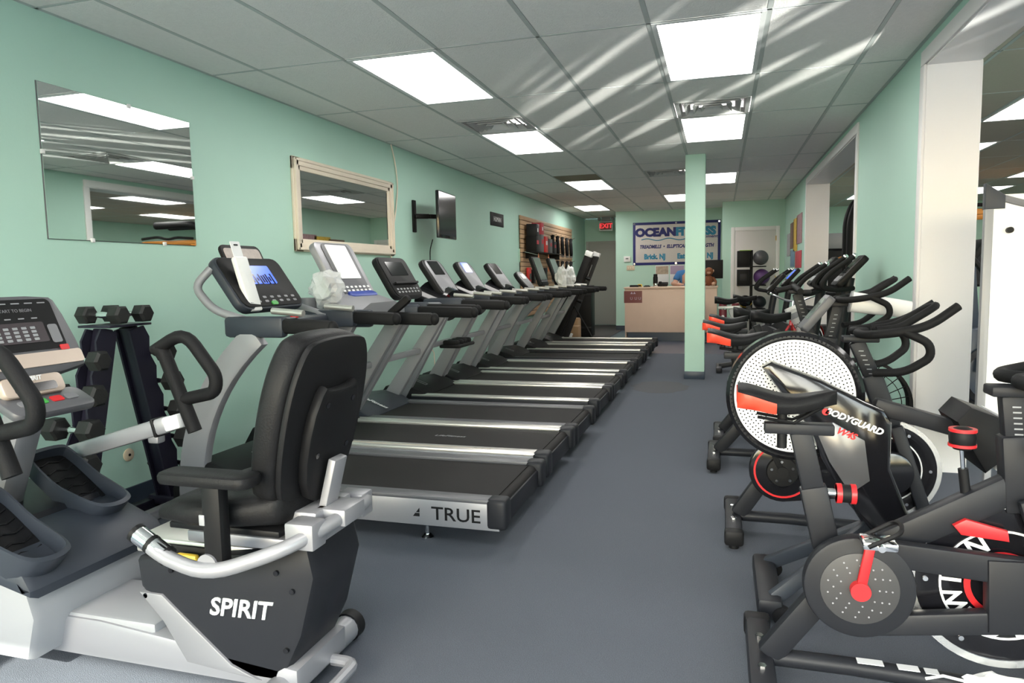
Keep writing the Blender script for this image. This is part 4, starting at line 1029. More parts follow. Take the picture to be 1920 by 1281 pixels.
# body: glossy shell sweeping from the wheel hub down to the floor bar
top_ = [(3.325, .905), (3.36, .925), (3.52, .865), (3.66, .79), (3.72, .765), (3.745, .72), (3.745, .56), (3.80, .42), (3.88, .30), (3.90, .22), (3.80, .22), (3.70, .33), (3.60, .45), (3.53, .58), (3.48, .70), (3.40, .80)]
bo = gb().xz(top_, 2.60, 2.675, .014).done('body_shell', GLOSS, gm)
gb().xz([(3.50, .70), (3.56, .72), (3.66, .66), (3.68, .52), (3.62, .47), (3.55, .58)], 2.594, 2.602, .003).done('smoke_panel', mat('smoked_silver', (.16, .16, .17), .22, .5), bo)
text('BODYGUARD', .031, frame((3.625, 2.597, .725), (.93, 0, -.37), (.37, 0, .93)), PWHITE, bo, .001, shear=.2, bold=.0012, off=GO)
text('W4S', .032, frame((3.60, 2.593, .682), (.93, 0, -.37), (.37, 0, .93)), RED, bo, .001, shear=.3, bold=.001, off=GO)
gb().lathe([(.012, 0), (.012, .003), (0, .003)], frame((3.535, 2.599, .755), (1, 0, 0), (0, 0, 1)), 16).done('round_emblem', RED, bo)
gb().beam((3.70, 2.68, .77), (3.95, 2.68, .70), .05, .055, .008).done('side_arm', CHAR, gm)
pd_ = gb().xz([(3.93, .74), (3.97, .79), (4.05, .76), (4.07, .62), (4.02, .57), (3.97, .66)], 2.58, 2.80, .01).done('end_pad', BLACK, gm)
gb().beam((4.065, 2.69, .76), (4.055, 2.69, .58), .20, .008, .002).done('pad_edge', PWHITE, pd_)
gb().cyl((3.965, 2.57, .68), (3.965, 2.585, .68), .022, 16).done('pivot_bolt', GLOSS, pd_)
gb().beam((3.36, 2.52, .055), (3.36, 2.96, .055), .085, .07, .015, side=(1, 0, 0)).done('rear_stabiliser', CHAR, gm)
for y in (2.53, 2.95): gb().cyl((3.40, y - .014, .035), (3.40, y + .014, .035), .033, 18).done('transport_wheel', BLACK, gm)
for y in (2.58, 2.90): gb().beam((3.37, y, .07), (3.72, 2.74, .32), .04, .05, .008).done('base_strut', SLATE, gm)
gb().beam((3.70, 2.74, .28), (4.02, 2.74, .06), .06, .08, .012).done('front_leg', CHAR, gm)
gb().beam((4.02, 2.50, .05), (4.02, 2.98, .05), .07, .06, .012, side=(1, 0, 0)).done('front_stabiliser', CHAR, gm)
gb().cyl(dc + Vector((0, .07, 0)), dc + Vector((.0, .14, 0)), .05, 20).done('hub', BLACK, gm)
gb().beam((3.44, 2.79, .79), (3.72, 2.76, .32), .04, .06, .01).done('wheel_carrier', CHAR, gm)

# ------------------------------------------------------------------ white roll on the air bike's bars
rp = Vector((3.93, 4.62, 1.05)); rq = Vector((4.25, 4.60, 1.00))
o = thing('paper_roll', 'white rolled tube resting across the handlebars of the air bike', 'roll', rp)
ro = tuple(rp)
B(ro).tube([rp, rq], .062, 28, r2=.05).done('roll_sleeve', PWHITE, o)
B(ro).tube([rp - (rq - rp) * .01, rp + (rq - rp) * .02], .064, 28).done('end_cap', LGREY, o)
# ------------------------------------------------------------------ console mast of the air bike
cmx = panel_frame((3.80, 0, 1.02), 48)
cn = B().plate(rrect(.20, .26, .02), .05, frame((.62, -.0, .96), (0, -1, 0), (.62, 0, .78)), .008).done('console', MIDG, K4)
B().plate(rrect(.15, .16, .01), .003, frame((.62, -.0, .96), (0, -1, 0), (.62, 0, .78)) @ Matrix.Translation((0, .02, .05))).done('screen', GREENS, cn)

# ------------------------------------------------------------------ red cruiser bicycle
CO = Vector((3.955, 7.42, 0.0))
rb_ = thing('cruiser_bicycle', 'red cruiser bicycle with white-wall tyres between the exercise bikes', 'bicycle', CO, math.atan2(-.94, -.35))
R_ = .33
def wheel(x, nm):
    M = frame((x, 0, R_), (1, 0, 0), (0, 0, 1))
    t = bmesh.new(); w = B()
    w.lathe([(R_ - .045 + .028 + .028 * math.cos(a), .028 * math.sin(a)) for a in [k * PI / 6 for k in range(13)]], M, 44)
    w = w.done(nm, BLACK, rb_)
    for s in (-1, 1): B().ring(R_ - .018, R_ - .036, .002, M @ Matrix.Translation((0, 0, s * .0275 - .001)), 44).done('white_wall', PWHITE, w)
    B().ring(R_ - .044, R_ - .056, .03, M @ Matrix.Translation((0, 0, -.015)), 44).done('rim', CHROME, w)
    sp = B()
    for k in range(18):
        a = k * PI / 9; sp.tube([M @ Vector((.02 * math.cos(a + .5), .02 * math.sin(a + .5), (k % 2) * .04 - .02)), M @ Vector(((R_ - .05) * math.cos(a), (R_ - .05) * math.sin(a), 0))], .0014, 4)
    sp = sp.done('spokes', CHROME, w); sp['kind'] = 'stuff'
    B().cyl((x, -.04, R_), (x, .04, R_), .02, 14).done('hub', CHROME, w)
    f_ = B()
    f_.loft([[((x + (R_ + .025) * math.cos(a)), y_, R_ + (R_ + .025) * math.sin(a) - abs(y_) * .4) for y_ in (-.035, -.02, 0, .02, .035)] + [((x + (R_ + .02) * math.cos(a)), y_, R_ + (R_ + .02) * math.sin(a) - abs(y_) * .4) for y_ in (.035, .02, 0, -.02, -.035)] for a in [math.radians(25 + 12 * k) for k in range(12)]])
    f_.done('fender', REDP, rb_)
wheel(-.50, 'rear_wheel'); wheel(.50, 'front_wheel')
b = B()
b.tube([(-.50, 0, .33), (-.12, 0, .28)], .012, 8).done('chain_stay', REDP, rb_)
B().tube([(-.12, 0, .28), (-.24, 0, .72)], .016, 10).done('seat_tube', REDP, rb_)
B().tube([(-.12, 0, .28), (.08, 0, .36), (.30, 0, .62), (.34, 0, .76)], .02, 10, fil=.12).done('down_tube', REDP, rb_)
B().tube([(-.23, 0, .64), (.0, 0, .66), (.20, 0, .76), (.33, 0, .80)], .018, 10, fil=.12).done('top_tube', REDP, rb_)
B().tube([(-.50, 0, .33), (-.22, 0, .62)], .011, 8).done('seat_stay', REDP, rb_)
B().tube([(.33, 0, .84), (.37, 0, .72)], .024, 12).done('head_tube', REDP, rb_)
for s in (-1, 1): B().tube([(.37, s * .02, .72), (.39, s * .05, .66), (.50, s * .05, .33)], .012, 8, fil=.03).done('fork_blade', REDP, rb_)
B().tube([(.33, 0, .83), (.31, 0, .95)], .014, 10).done('stem', CHROME, rb_)
for s in (-1, 1):
    h_ = B().tube([(.31, 0, .95), (.31, s * .08, .96), (.27, s * .22, 1.02), (.10, s * .30, 1.02)], .011, 10, fil=.08).done('handlebar', CHROME, rb_)
    B().tube([(.20, s * .262, 1.02), (.08, s * .305, 1.02)], .017, 10).done('grip', BLACK, h_)
sdl = saddle(B(), (-.24, 0, .82), .26, .22, .09).done('saddle', VINB, rb_, 60)
B().tube([(-.24, 0, .70), (-.25, 0, .80)], .012, 8).done('seat_post', CHROME, rb_)
pedal_set(rb_, (-.12, .28), .08, .4, .16, CHROME, BLACK)
B().tube([(-.50, .05, .33), (-.44, .12, .0)], .008, 6).done('kick_stand', CHROME, rb_)
# white tub hanging on its front
tb_ = PY(1500, 598, 6.72)
o = thing('white_tub', 'white plastic tub with black lettering tilted against the red bicycle handlebar', 'tub', tb_)
Mt = frame((0, 0, 0), (0, 1, 0), (-.45, 0, .9))
ax = Vector((.42, -.1, -.9)).normalized()
Mt = frame((0, 0, 0), ax.orthogonal(), ax.cross(ax.orthogonal()))
B().lathe([(0, -.13), (.085, -.13), (.088, -.10), (.080, -.09), (.066, .12), (.058, .135), (0, .135)], Mt, 28).done('tub_body', PWHITE, o)
B().lathe([(.086, -.07), (.0865, -.07), (.080, -.02), (.0795, -.02)], Mt, 28).done('grey_band', LGREY, o)
text('00FB', .05, frame((-.01, -.082, -.05), (.75, 0, .3), (-.3, 0, .75)), BLACK, o, .001)
# ------------------------------------------------------------------ upright bikes with consoles farther down the right side
def upright_bike(label, X, Yc, cz, conm, scr, seat='pad', hz=1.12, silver=False):
    t = thing('upright_bike', label, 'exercise bike', (X, Yc, 0), 0, 'upright bikes with consoles')
    for x in (0.05, .92): B().beam((x, -.25, .04), (x, .25, .04), .07, .06, .012, side=(1, 0, 0)).done('stabiliser', CHAR, t)
    B().xz([(.30, .06), (.28, .30), (.42, .52), (.58, .60), (.74, .52), (.86, .30), (.84, .06)], -.10, .10, .03).done('body_shroud', CHAR, t)
    B().beam((.05, 0, .06), (.35, 0, .12), .06, .06, .01).done('rear_rail', CHAR, t)
    B().beam((.34, 0, .30), (.18, 0, .78), .05, .06, .008).done('seat_post', LGREY if silver else CHAR, t)
    if silver: B().box((.16, 0, .80), (.26, .05, .03), .006).done('seat_slider', PWHITE, t)
    s_ = saddle(B(), (.14, 0, .87), .30, .26, .10).done('saddle', VINB, t, 60)
    B().tube([(.62, 0, .55), (.70, 0, cz - .06)], .038, 14).done('console_mast', CHAR, t)
    M = panel_frame((.68, 0, cz), 42, -1)
    c = B().plate(rrect(.26, .30, .03), .05, M @ Matrix.Translation((0, 0, -.05)), .012).done('console', conm, t)
    B().plate(rrect(.19, .15, .01), .003, M @ Matrix.Translation((0, .04, 0))).done('screen', scr, c)
    B().plate(rrect(.20, .05, .01), .003, M @ Matrix.Translation((0, -.09, 0))).done('key_panel', LGREY, c)
    for s in (-1, 1):
        h = B().tube([(.72, s * .03, cz - .14), (.58, s * .18, hz - .12), (.46, s * .22, hz - .10), (.52, s * .22, hz), (.70, s * .20, hz + .13)], .019, 10, fil=.06).done('handlebar', SOFT, t)
        B().ball((.70, s * .20, hz + .13), .021).done('bar_end', CHROME, h)
    pedal_set(t, (.52, .30), .13, .7, .16, BLACK, BLACK)
    return t
upright_bike('upright bike with grey-green screen console, beside the red bicycle', 3.30, 6.36, 1.24, BLACK, GREENS, hz=1.16)
upright_bike('upright bike with tall silver-tipped handlebars and dark console', 3.42, 5.85, 1.24, BLACK, SCREEN, hz=1.21)
upright_bike('upright bike whose saddle sits on a white slider, just past the pillar', 3.12, 9.10, 1.10, BLACK, SCREEN, silver=True)
upright_bike('farthest upright bike, black pad seat, in front of the ball rack', 3.35, 9.80, 1.16, BLACK, BLUES)

# ------------------------------------------------------------------ left wall: mirrors, screen, sign, cables
def wall_rect(pts):      # pixel corners on the left wall -> y0,y1,z0,z1
    ps = [PX(x, y, 0) for x, y in pts]; ys_ = [p.y for p in ps]; zs_ = [p.z for p in ps]
    return (ys_[0] + ys_[3]) / 2, (ys_[1] + ys_[2]) / 2, (zs_[2] + zs_[3]) / 2, (zs_[0] + zs_[1]) / 2
y0, y1, z0, z1 = wall_rect(((66, 153), (353, 230), (365, 460), (90, 448)))
t = thing('mirror', 'frameless wall mirror held by small clear clips', 'mirror', (0, (y0 + y1) / 2, z0))
B((0, (y0 + y1) / 2, z0)).box((.006, (y0 + y1) / 2, (z0 + z1) / 2), (.006, y1 - y0, z1 - z0)).done('mirror_glass', MIRROR, t, 0)
B((0, (y0 + y1) / 2, z0)).box((.0015, (y0 + y1) / 2, (z0 + z1) / 2), (.003, y1 - y0 + .006, z1 - z0 + .006)).done('backing', MIDG, t, 0)
for y, z in ((y0 + .55, z1), (y0, z0 + .42), (y1, z0 + .42), (y0 + .25, z0), (y0 + .75, z0)): B((0, (y0 + y1) / 2, z0)).box((.010, y, z), (.012, .022, .022), .003).done('clip', PWHITE, t)
y0, y1, z0, z1 = wall_rect(((543, 290), (731, 343), (737, 478), (551, 474)))
LO = (0, (y0 + y1) / 2, z0)
t = thing('framed_mirror', 'wall mirror in a wide cream moulded frame', 'mirror', LO)
fw_ = .10
for (ya, za, yb, zb) in ((y0, z0, y1, z0), (y0, z1, y1, z1), (y0, z0, y0, z1), (y1, z0, y1, z1)):
    hor = za == zb; sgn_ = (1 if (za if hor else ya) in (z0, y0) else -1)
    for w_, t_, o_ in ((fw_, .022, 0), (fw_ * .55, .034, .012), (fw_ * .2, .042, .012)):
        b = B(LO)
        if hor: b.box((t_ / 2, (y0 + y1) / 2, za + sgn_ * (o_ + w_ / 2)), (t_, y1 - y0 - 2 * o_, w_), .005)
        else: b.box((t_ / 2, ya + sgn_ * (o_ + w_ / 2), (z0 + z1) / 2), (t_, w_, z1 - z0 - 2 * o_), .005)
        b.done('frame_moulding', CREAM, t)
B(LO).box((.010, (y0 + y1) / 2, (z0 + z1) / 2), (.006, y1 - y0 - 2 * fw_ + .01, z1 - z0 - 2 * fw_ + .01)).done('mirror_glass', MIRROR, t, 0)
# wall TV on its arm
TO = (0, 7.25, 1.9)
t = thing('wall_television', 'black flat television on a swing arm, turned from the wall', 'television', TO)
ctr = Vector((.30, 7.27, 1.91)); Mt = frame(ctr, Vector((-.06, 1, 0)), (0, 0, 1))    # screen normal
if (Mt.to_3x3() @ Vector((0, 0, 1))).x < 0: Mt = Mt @ Matrix.Rotation(PI, 4, 'Y')
B(TO).plate(rrect(.60, .50, .012), .035, Mt @ Matrix.Translation((0, 0, -.035)), .006).done('casing', GLOSS, t)
B(TO).plate(rrect(.575, .455, .004), .001, Mt @ Matrix.Translation((0, .012, 0))).done('screen', SCREEN, t)
B(TO).plate(rrect(.30, .26, .02), .03, Mt @ Matrix.Translation((0, 0, -.065)), .008).done('rear_bulge', BLACK, t)
B(TO).box((.012, 7.02, 1.90), (.024, .07, .34), .006).done('wall_plate', BLACK, t)
B(TO).beam((.02, 7.02, 1.90), (.14, 7.12, 1.90), .05, .05, .008).beam((.14, 7.12, 1.90), (.255, 7.26, 1.90), .05, .045, .008).done('swing_arm', BLACK, t)
B(TO).tube([(.10, 7.30, 1.66), (.03, 7.38, 1.55), (.012, 7.40, 1.0)], .006, 6, fil=.05).done('power_cord', BLACK, t)
y0, y1, z0, z1 = wall_rect(((919, 397), (943, 403), (943, 427), (919, 422)))
t = B((0, (y0 + y1) / 2, z0)).box((.006, (y0 + y1) / 2, (z0 + z1) / 2), (.012, y1 - y0, z1 - z0), .003).done('wall_sign', BLACK); t.location = (0, (y0 + y1) / 2, z0)
tag(t, 'small black sign with pale lettering on the green wall', 'sign')
text('HUMAN', .10, frame((.0125, 0, (z1 - z0) / 2), (0, 1, 0), (0, 0, 1)), PWHITE, t, .001)
t = B().tube([PX(733, 270, .012), PX(742, 310, .012), PX(746, 350, .012), PX(742, 400, .012), PX(735, 440, .012), PX(733, 490, .012), PX(742, 530, .012), PX(756, 555, .012)], .007, 8, fil=.1).done('wall_cable', CREAM); tag(t, 'thin cream cable hanging down the wall beside the framed mirror', 'cable')
t = B().box((.008, PX(853, 470, 0).y + 2.9, PX(1009, 480, 0).z - .02), (.016, .03, .22), .004).done('wall_bracket', WALL); tag(t, 'short green-painted strip on the wall left of the slatted panel', 'bracket')
t = thing('wall_outlet', 'ivory wall outlet behind the treadmill uprights', 'outlet', (0, 7.3, .42))
B().box((.004, 0, 0), (.008, .07, .115), .003).done('cover', TAN, t)
for z in (-.025, .025): B().box((.009, 0, z), (.003, .03, .026), .004).done('socket', CREAM, t)
B().tube([(.02, 0, .02), (.05, .06, -.02), (.04, .10, -.25), (.10, .2, -.40)], .006, 6, fil=.06).done('cord', CREAM, t)

# ------------------------------------------------------------------ slatted display wall and its goods
sy0, sy1 = 11.15, 15.3
sw = thing('slatwall', 'maple slatted display panel on the left wall', 'display wall', (.008, 11.15, .55))
z = .55; k = 0
while z < 2.18:
    B((0, 11.15, .55)).box((.012, (sy0 + sy1) / 2, z + .034), (.024, sy1 - sy0, .068), .004).done('slat', SLATW, sw); z += .0765
B((0, 11.15, .55)).box((.003, (sy0 + sy1) / 2, 1.36), (.006, sy1 - sy0, 1.62)).done('backing', BLACK, sw)
sh = thing('display_shelf', 'dark shelf bracketed on the slatted panel', 'shelf', (.03, 12.2, 1.62))
B().box((.13, 0, 0), (.26, 1.9, .018), .003).done('shelf_board', BLACK, sh)
for y in (-.8, .8): B().box((.12, y, -.05), (.22, .012, .09), .003).done('bracket', BLACK, sh)
boxes = [(11.42, .20, .26, BLACK, 'black product box at the near end of the display shelf'), (11.75, .18, .30, MIDG, 'dark grey product box on the display shelf'), (12.05, .18, .28, RED, 'red-fronted product box on the display shelf'), (12.38, .20, .25, MIDG, 'grey carton near the middle of the display shelf'), (12.72, .18, .22, CHAR, 'charcoal carton toward the far end of the display shelf')]
for y, w_, h_, m_, lab in boxes:
    o = thing('product_box', lab, 'box', (.16, y, 1.63), 0, 'product boxes on the display shelf')
    B().box((0, 0, h_ / 2), (.18, w_, h_), .003).done('carton', m_, o)
    B().box((0.0915, 0, h_ * .6), (.002, w_ * .6, h_ * .25)).done('print_panel', PICS[4] if m_ is not RED else PWHITE, o)
for y, w_, m_, lab in ((11.45, .2, CHAR, 'black carton stacked on the nearest product box'), (11.78, .18, PICS[4], 'red printed carton stacked on the dark grey box')):
    o = thing('product_box', lab, 'box', (.16, y, 1.63 + (.26 if y < 11.6 else .30)), 0, 'product boxes on the display shelf')
    B().box((0, 0, .10), (.17, w_, .20), .003).done('carton', m_, o); B().box((.0865, 0, .1), (.002, .06, .06)).done('print_panel', PWHITE, o)
hang = ['black coiled strap', 'black looped cable', 'black ankle cuff', 'black rope handle', 'black jump rope', 'black resistance band', 'black stirrup handle', 'black door anchor', 'black lifting strap', 'black grip set']
for k in range(10):
    y = 13.05 + (k % 5) * .42; z = 1.98 if k < 5 else 1.50
    o = thing('hanging_accessory', '%s hanging on the slatted panel, %s row, %s' % (hang[k], 'upper' if k < 5 else 'lower', ('nearest', 'second', 'middle', 'fourth', 'farthest')[k % 5]), 'gym accessory', (.03, y, z), 0, 'accessories hanging on the slatted panel')
    B().tube([(0, 0, 0), (.16, 0, .01), (.17, 0, .03)], .006, 6).done('peg', CHROME, o)
    B().tube([(.08, .0, .0), (.08, .09, -.10), (.09, .08, -.30), (.10, 0, -.36), (.11, -.08, -.30), (.10, -.09, -.10), (.10, 0, -.004)], .030, 8, fil=.07).done('strap_loop', SOFT, o)
    B().cyl((.10, -.05, -.37), (.10, .05, -.37), .024, 12).done('handle', GREY, o)
for k, (y, lab) in enumerate(((11.25, 'orange hang tag at the near edge of the slatted panel'), (11.95, 'orange hang tag below the display shelf'))):
    o = thing('hang_tag', lab, 'tag', (.30, y, 1.30))
    B().plate([(-.05, 0), (.05, 0), (.05, .22), (.0, .30), (-.05, .22)], .004, frame((0, 0, 0), (0, 1, 0), (0, 0, 1))).done('card', mat('orange_card', (.62, .22, .10), .7), o)
    B().box((.005, 0, .10), (.002, .06, .05)).done('print_panel', BROWN, o); B().tube([(0, 0, .27), (-.27, 0, .34)], .003, 5).done('peg', CHROME, o)
for k, (y, z) in enumerate(((11.45, 1.25), (11.75, 1.22), (12.2, 1.22), (12.6, 1.25))):
    o = thing('accessory_pack', 'red and black carded pack under the shelf, %s of four' % ('nearest', 'second', 'third', 'farthest')[k], 'package', (.05, y, z), 0, 'carded packs under the shelf')
    B().box((.03, 0, .0), (.05, .14, .24), .006).done('card', (RED, BLACK, PICS[4], CHAR)[k], o); B().box((.057, 0, -.03), (.006, .09, .10), .002).done('blister', GLOSS, o)

# ------------------------------------------------------------------ corridor corner: exit sign, case, cartons
ep = PY(1136, 424, 16.6)
t = thing('exit_sign', 'white exit sign with red letters above the grey door', 'exit sign', (ep.x, 16.6, ep.z))
B().box((0, .03, 0), (.32, .05, .22), .01).done('housing', PWHITE, t)
B().box((0, .002, 0), (.27, .006, .17), .004).done('face', mat('exit_face', (.35, .08, .08), .5), t)
text('EXIT', .15, frame((0, -.002, 0), (1, 0, 0), (0, 0, 1)), EXITR, t, .002, bold=.003)
B().box((0, .03, .165), (.20, .05, .10), .008).done('canopy', LGREY, t)
B().cyl((0, .03, .20), (0, .03, H - ep.z - .002), .012, 10).done('stem', LGREY, t)
for s in (-1, 1): B().ball((s * .16, .02, .17), .04, (1, .7, 1)).done('emergency_lamp', LGREY, t)
t = thing('equipment_case', 'tall black equipment case standing by the grey door', 'case', (.62, 13.7, 0))
B().box((0, 0, .52), (.30, .40, 1.0), .02).done('case_body', BLACK, t)
for z in (.2, .84): B().box((0, -.203, z), (.302, .008, .03), .003).done('band', CHAR, t)
for s in (-1, 1): B().cyl((s * .12, -.15, .025), (s * .12, -.10, .025), .025, 12).done('wheel', BLACK, t)
for k, (x, y, w_, h_, lab) in enumerate(((.55, 12.55, .34, .30, 'brown cardboard carton on the floor beside the folded treadmill'), (.50, 12.9, .30, .42, 'taller cardboard carton behind the brown carton'))):
    o = thing('cardboard_box', lab, 'box', (x, y, .005)); B().box((0, 0, h_ / 2), (w_, .28, h_), .004).done('carton', CARD, o)
    B().box((0, -.1405, h_ * .55), (.03, .002, h_ * .8)).done('tape', TAN, o)
t = B().ball(PZ(1016, 640, .06), .06, u=20, v=14).done('yellow_ball', YELLOW); tag(t, 'small yellow ball on the floor by the folded treadmill', 'ball')
# ------------------------------------------------------------------ banner wall
bx0, bx1 = PY(1187, 455, YB).x, PY(1351, 455, YB).x
bz1, bz0 = PY(1270, 415, YB).z, PY(1270, 496, YB).z
bw_, bh_ = bx1 - bx0, bz1 - bz0
BO = ((bx0 + bx1) / 2, YB - .012, (bz0 + bz1) / 2)
t = thing('banner', 'white vinyl shop banner with navy border on the back wall', 'banner', BO)
B().box((0, .004, 0), (bw_, .005, bh_), .001).done('border', NAVY, t)
B().box((0, 0, 0), (bw_ - .11, .005, bh_ - .11), .001).done('vinyl_sheet', BANNER, t)
for x in (-1, 0, 1):
    for z in (-1, 1): B().ring(.018, .009, .004, frame((x * (bw_ / 2 - .03), -.001, z * (bh_ / 2 - .03)), (1, 0, 0), (0, 0, 1)), 14).done('grommet', CHROME, t)
def bt_(s, size, x, z, m_, **k): return text(s, size, frame((x, -.004, z), (1, 0, 0), (0, 0, 1)), m_, t, .0008, **k)
u = bw_ / 2.12
bt_('OCEAN', .27 * u, -.50 * u, .27 * u, NAVY, bold=.016, sx=1.06); bt_('FITNESS', .27 * u, .47 * u, .27 * u, TEAL, bold=.016, sx=1.0)
bt_('equipment', .10 * u, .74 * u, .14 * u, NAVY, bold=.002, sx=1.2)
B().tube([(-.85 * u + k * .06 * u, -.003, .10 * u + .025 * u * math.sin(k * .7)) for k in range(24)], .010, 5).done('wave_line', TEAL, t)
bt_('TREADMILLS  •  ELLIPTICALS  •  STRENGTH', .115 * u, 0, -.08 * u, NAVY, bold=.005, shear=.25, sx=.82)
bt_('Brick, NJ', .17 * u, -.52 * u, -.33 * u, TEAL, bold=.009, sx=.85); bt_('Eatontown, NJ', .17 * u, .46 * u, -.33 * u, TEAL, bold=.009, sx=.85)
def on_back(name, px, label, cat, m_, Y=YB, th=.01):
    a = PY(px[0], px[1], Y); c = PY(px[2], px[3], Y)
    o = B().box((0, 0, 0), (c.x - a.x, th, a.z - c.z), .002).done(name, m_); o.location = ((a.x + c.x) / 2, Y - th / 2, (a.z + c.z) / 2)
    return tag(o, label, cat)
o = on_back('thermostat', (1170, 481, 1182, 491), 'small white thermostat left of the banner', 'thermostat', PWHITE, th=.03)
B().box((0, -.016, .01), (.06, .004, .03)).done('display', GREY, o)
o = on_back('light_switch', (1175, 498, 1190, 507), 'ivory triple light switch plate under the thermostat', 'light switch', TAN)
for x in (-.05, 0, .05): B().box((x, -.007, 0), (.012, .012, .025), .002).done('toggle', CREAM, o)
o = on_back('wall_calendar', (1229, 498, 1254, 533), 'wall calendar with flower picture left of the purple one', 'calendar', PAPER)
a = o.dimensions
B().box((0, -.006, .10), (.26, .003, .17)).done('picture', mat('flower_print', (.45, .36, .28), .7, noise=.6, scale=18), o)
o = on_back('wall_calendar', (1256, 497, 1283, 533), 'wall calendar with purple landscape picture beside the pillar', 'calendar', PAPER)
B().box((0, -.006, .10), (.28, .003, .18)).done('picture', LILAC, o)

# ------------------------------------------------------------------ reception desk
dx0, dx1, DYf, DZ = 1.49, 3.12, 12.95, .98
DD = (( dx0 + dx1) / 2, DYf + .35, 0)
t = thing('reception_desk', 'beige laminate reception desk with dark toe kick', 'desk', DD)
B(DD).box(((dx0 + dx1) / 2, DYf + .012, .56), (dx1 - dx0, .024, .80), .003).done('front_panel', BEIGE, t)
B(DD).box(((dx0 + dx1) / 2 + .02, DYf + .04, .08), (dx1 - dx0 - .06, .03, .16)).done('toe_kick', BASEB, t)
for x in (dx0 + .012, dx1 - .012): B(DD).box((x, DYf + .36, .48), (.024, .67, .96), .002).done('side_panel', BEIGE, t)
B(DD).box(((dx0 + dx1) / 2, DYf + .34, .972), (dx1 - dx0 + .03, .74, .028), .004).done('desk_top', BEIGE, t)
Zt = .986
pa, pc = PY(1170, 546, DYf), PY(1204, 568, DYf)
o = B().box((0, 0, 0), (pc.x - pa.x, .003, pa.z - pc.z)).done('desk_poster', MAROON); o.location = ((pa.x + pc.x) / 2, DYf - .002, (pa.z + pc.z) / 2); tag(o, 'maroon poster stuck to the desk front', 'poster')
text('▲▲', .05, frame((0, -.002, .07), (1, 0, 0), (0, 0, 1)), LILAC, o, .0004)
for x, s_ in ((-.03, 'U'), (.05, 'U'), (.12, 'U')): text(s_, .07, frame((x, -.002, -.03), (1, 0, 0), (0, 0, 1)), LILAC, o, .0004)
def on_desk(px, py, Y): 
    p = PY(px, py, Y); return (p.x, Y, Zt)
o = thing('thermos', 'black and steel travel thermos standing on the desk', 'thermos', on_desk(1229, 540, 13.1))
B().lathe([(0, 0), (.04, 0), (.042, .01), (.042, .10), (.038, .11)], None, 20).done('steel_base', CHROME, o); B().lathe([(.043, .06), (.043, .17), (.036, .19), (.036, .23), (0, .235)], None, 20).done('sleeve', BLACK, o)
o = thing('stapler', 'black stapler at the left end of the desk top', 'stapler', on_desk(1189, 540, 13.1)); B().box((0, 0, .02), (.16, .05, .035), .012).done('body', BLACK, o); B().box((0, 0, .004), (.17, .045, .008), .003).done('base', BLACK, o)
o = thing('tape_measure', 'yellow tape measure on the desk top', 'tape measure', on_desk(1200, 541, 13.15)); B().box((0, 0, .025), (.08, .05, .05), .012).done('case', YELLOW, o); B().box((.0, -.027, .025), (.05, .004, .03)).done('label_plate', BLACK, o)
o = thing('pen_tray', 'small dark pen tray next to the yellow tape measure', 'tray', on_desk(1213, 542, 13.1)); B().box((0, 0, .01), (.12, .07, .02), .005).done('tray', CHAR, o); B().cyl((-.04, 0, .025), (.04, .01, .025), .004, 8).done('pen', BLACK, o)
o = thing('desk_phone', 'dark desk phone in front of the seated person', 'phone', on_desk(1243, 540, 13.25)); B().box((0, 0, .042), (.18, .16, .05), .012, rot=(.2, 0, 0)).done('base', BLACK, o); B().box((-.05, 0, .077), (.05, .18, .035), .014).done('handset', BLACK, o)
o = thing('monitor', 'black monitor on the desk behind the toy monkey', 'monitor', on_desk(1333, 540, 13.45)); B().box((0, 0, .30), (.42, .03, .34), .006).done('screen_back', BLACK, o); B().box((0, .02, .08), (.05, .03, .16), .005).done('neck', BLACK, o); B().box((0, .02, .008), (.20, .16, .014), .004).done('base', BLACK, o)
o = thing('plush_monkey', 'brown plush toy monkey sitting on the right end of the desk', 'plush toy', on_desk(1329, 540, 13.10))
B().ball((0, 0, .10), .085, (1, .85, 1.15)).done('body', BROWN, o)
hd = B().ball((0, -.01, .26), .075).done('head', BROWN, o); B().ball((0, -.06, .245), .042, (1, .6, .8)).done('muzzle', PLUSHF, hd)
for s in (-1, 1):
    B().ball((s * .078, 0, .27), .025, (.5, .8, 1)).done('ear', PLUSHF, hd); B().ball((s * .022, -.072, .275), .008).done('eye', GLOSS, hd)
    B().tube([(s * .07, -.01, .15), (s * .12, -.06, .08), (s * .11, -.10, .03)], .025, 8, fil=.04).done('arm', BROWN, o)
    B().tube([(s * .05, -.04, .04), (s * .08, -.14, .035)], .03, 8).done('leg', BROWN, o); B().ball((s * .085, -.155, .04), .035).done('foot', PLUSHF, o)

# ------------------------------------------------------------------ person seated behind the desk
px_ = PY(1292, 530, 13.75).x
PO = Vector((px_, 13.95, 0))
pt_ = thing('person', 'person in a blue shirt seated behind the desk, forearms on the top', 'person', PO)
def skin_mesh(name, verts, edges, radii, material, parent, root=0, lv=2):
    me = bpy.data.meshes.new(name); me.from_pydata([tuple(v) for v in verts], edges, [])
    o = bpy.data.objects.new(name, me); COL.objects.link(o); o.parent = parent
    md = o.modifiers.new('skin', 'SKIN'); md.use_smooth_shade = True
    for i, r in enumerate(radii): me.skin_vertices[0].data[i].radius = (r, r) if not isinstance(r, tuple) else r
    me.skin_vertices[0].data[root].use_root = True
    s = o.modifiers.new('sub', 'SUBSURF'); s.levels = lv; s.render_levels = lv
    me.materials.append(material)
    return o
sk_v = [(0, .05, .46), (0, .08, .70), (0, .06, .95), (0, .02, 1.18), (0, .0, 1.30), (0, -.02, 1.38), (0, -.03, 1.47), (0, -.03, 1.56)]
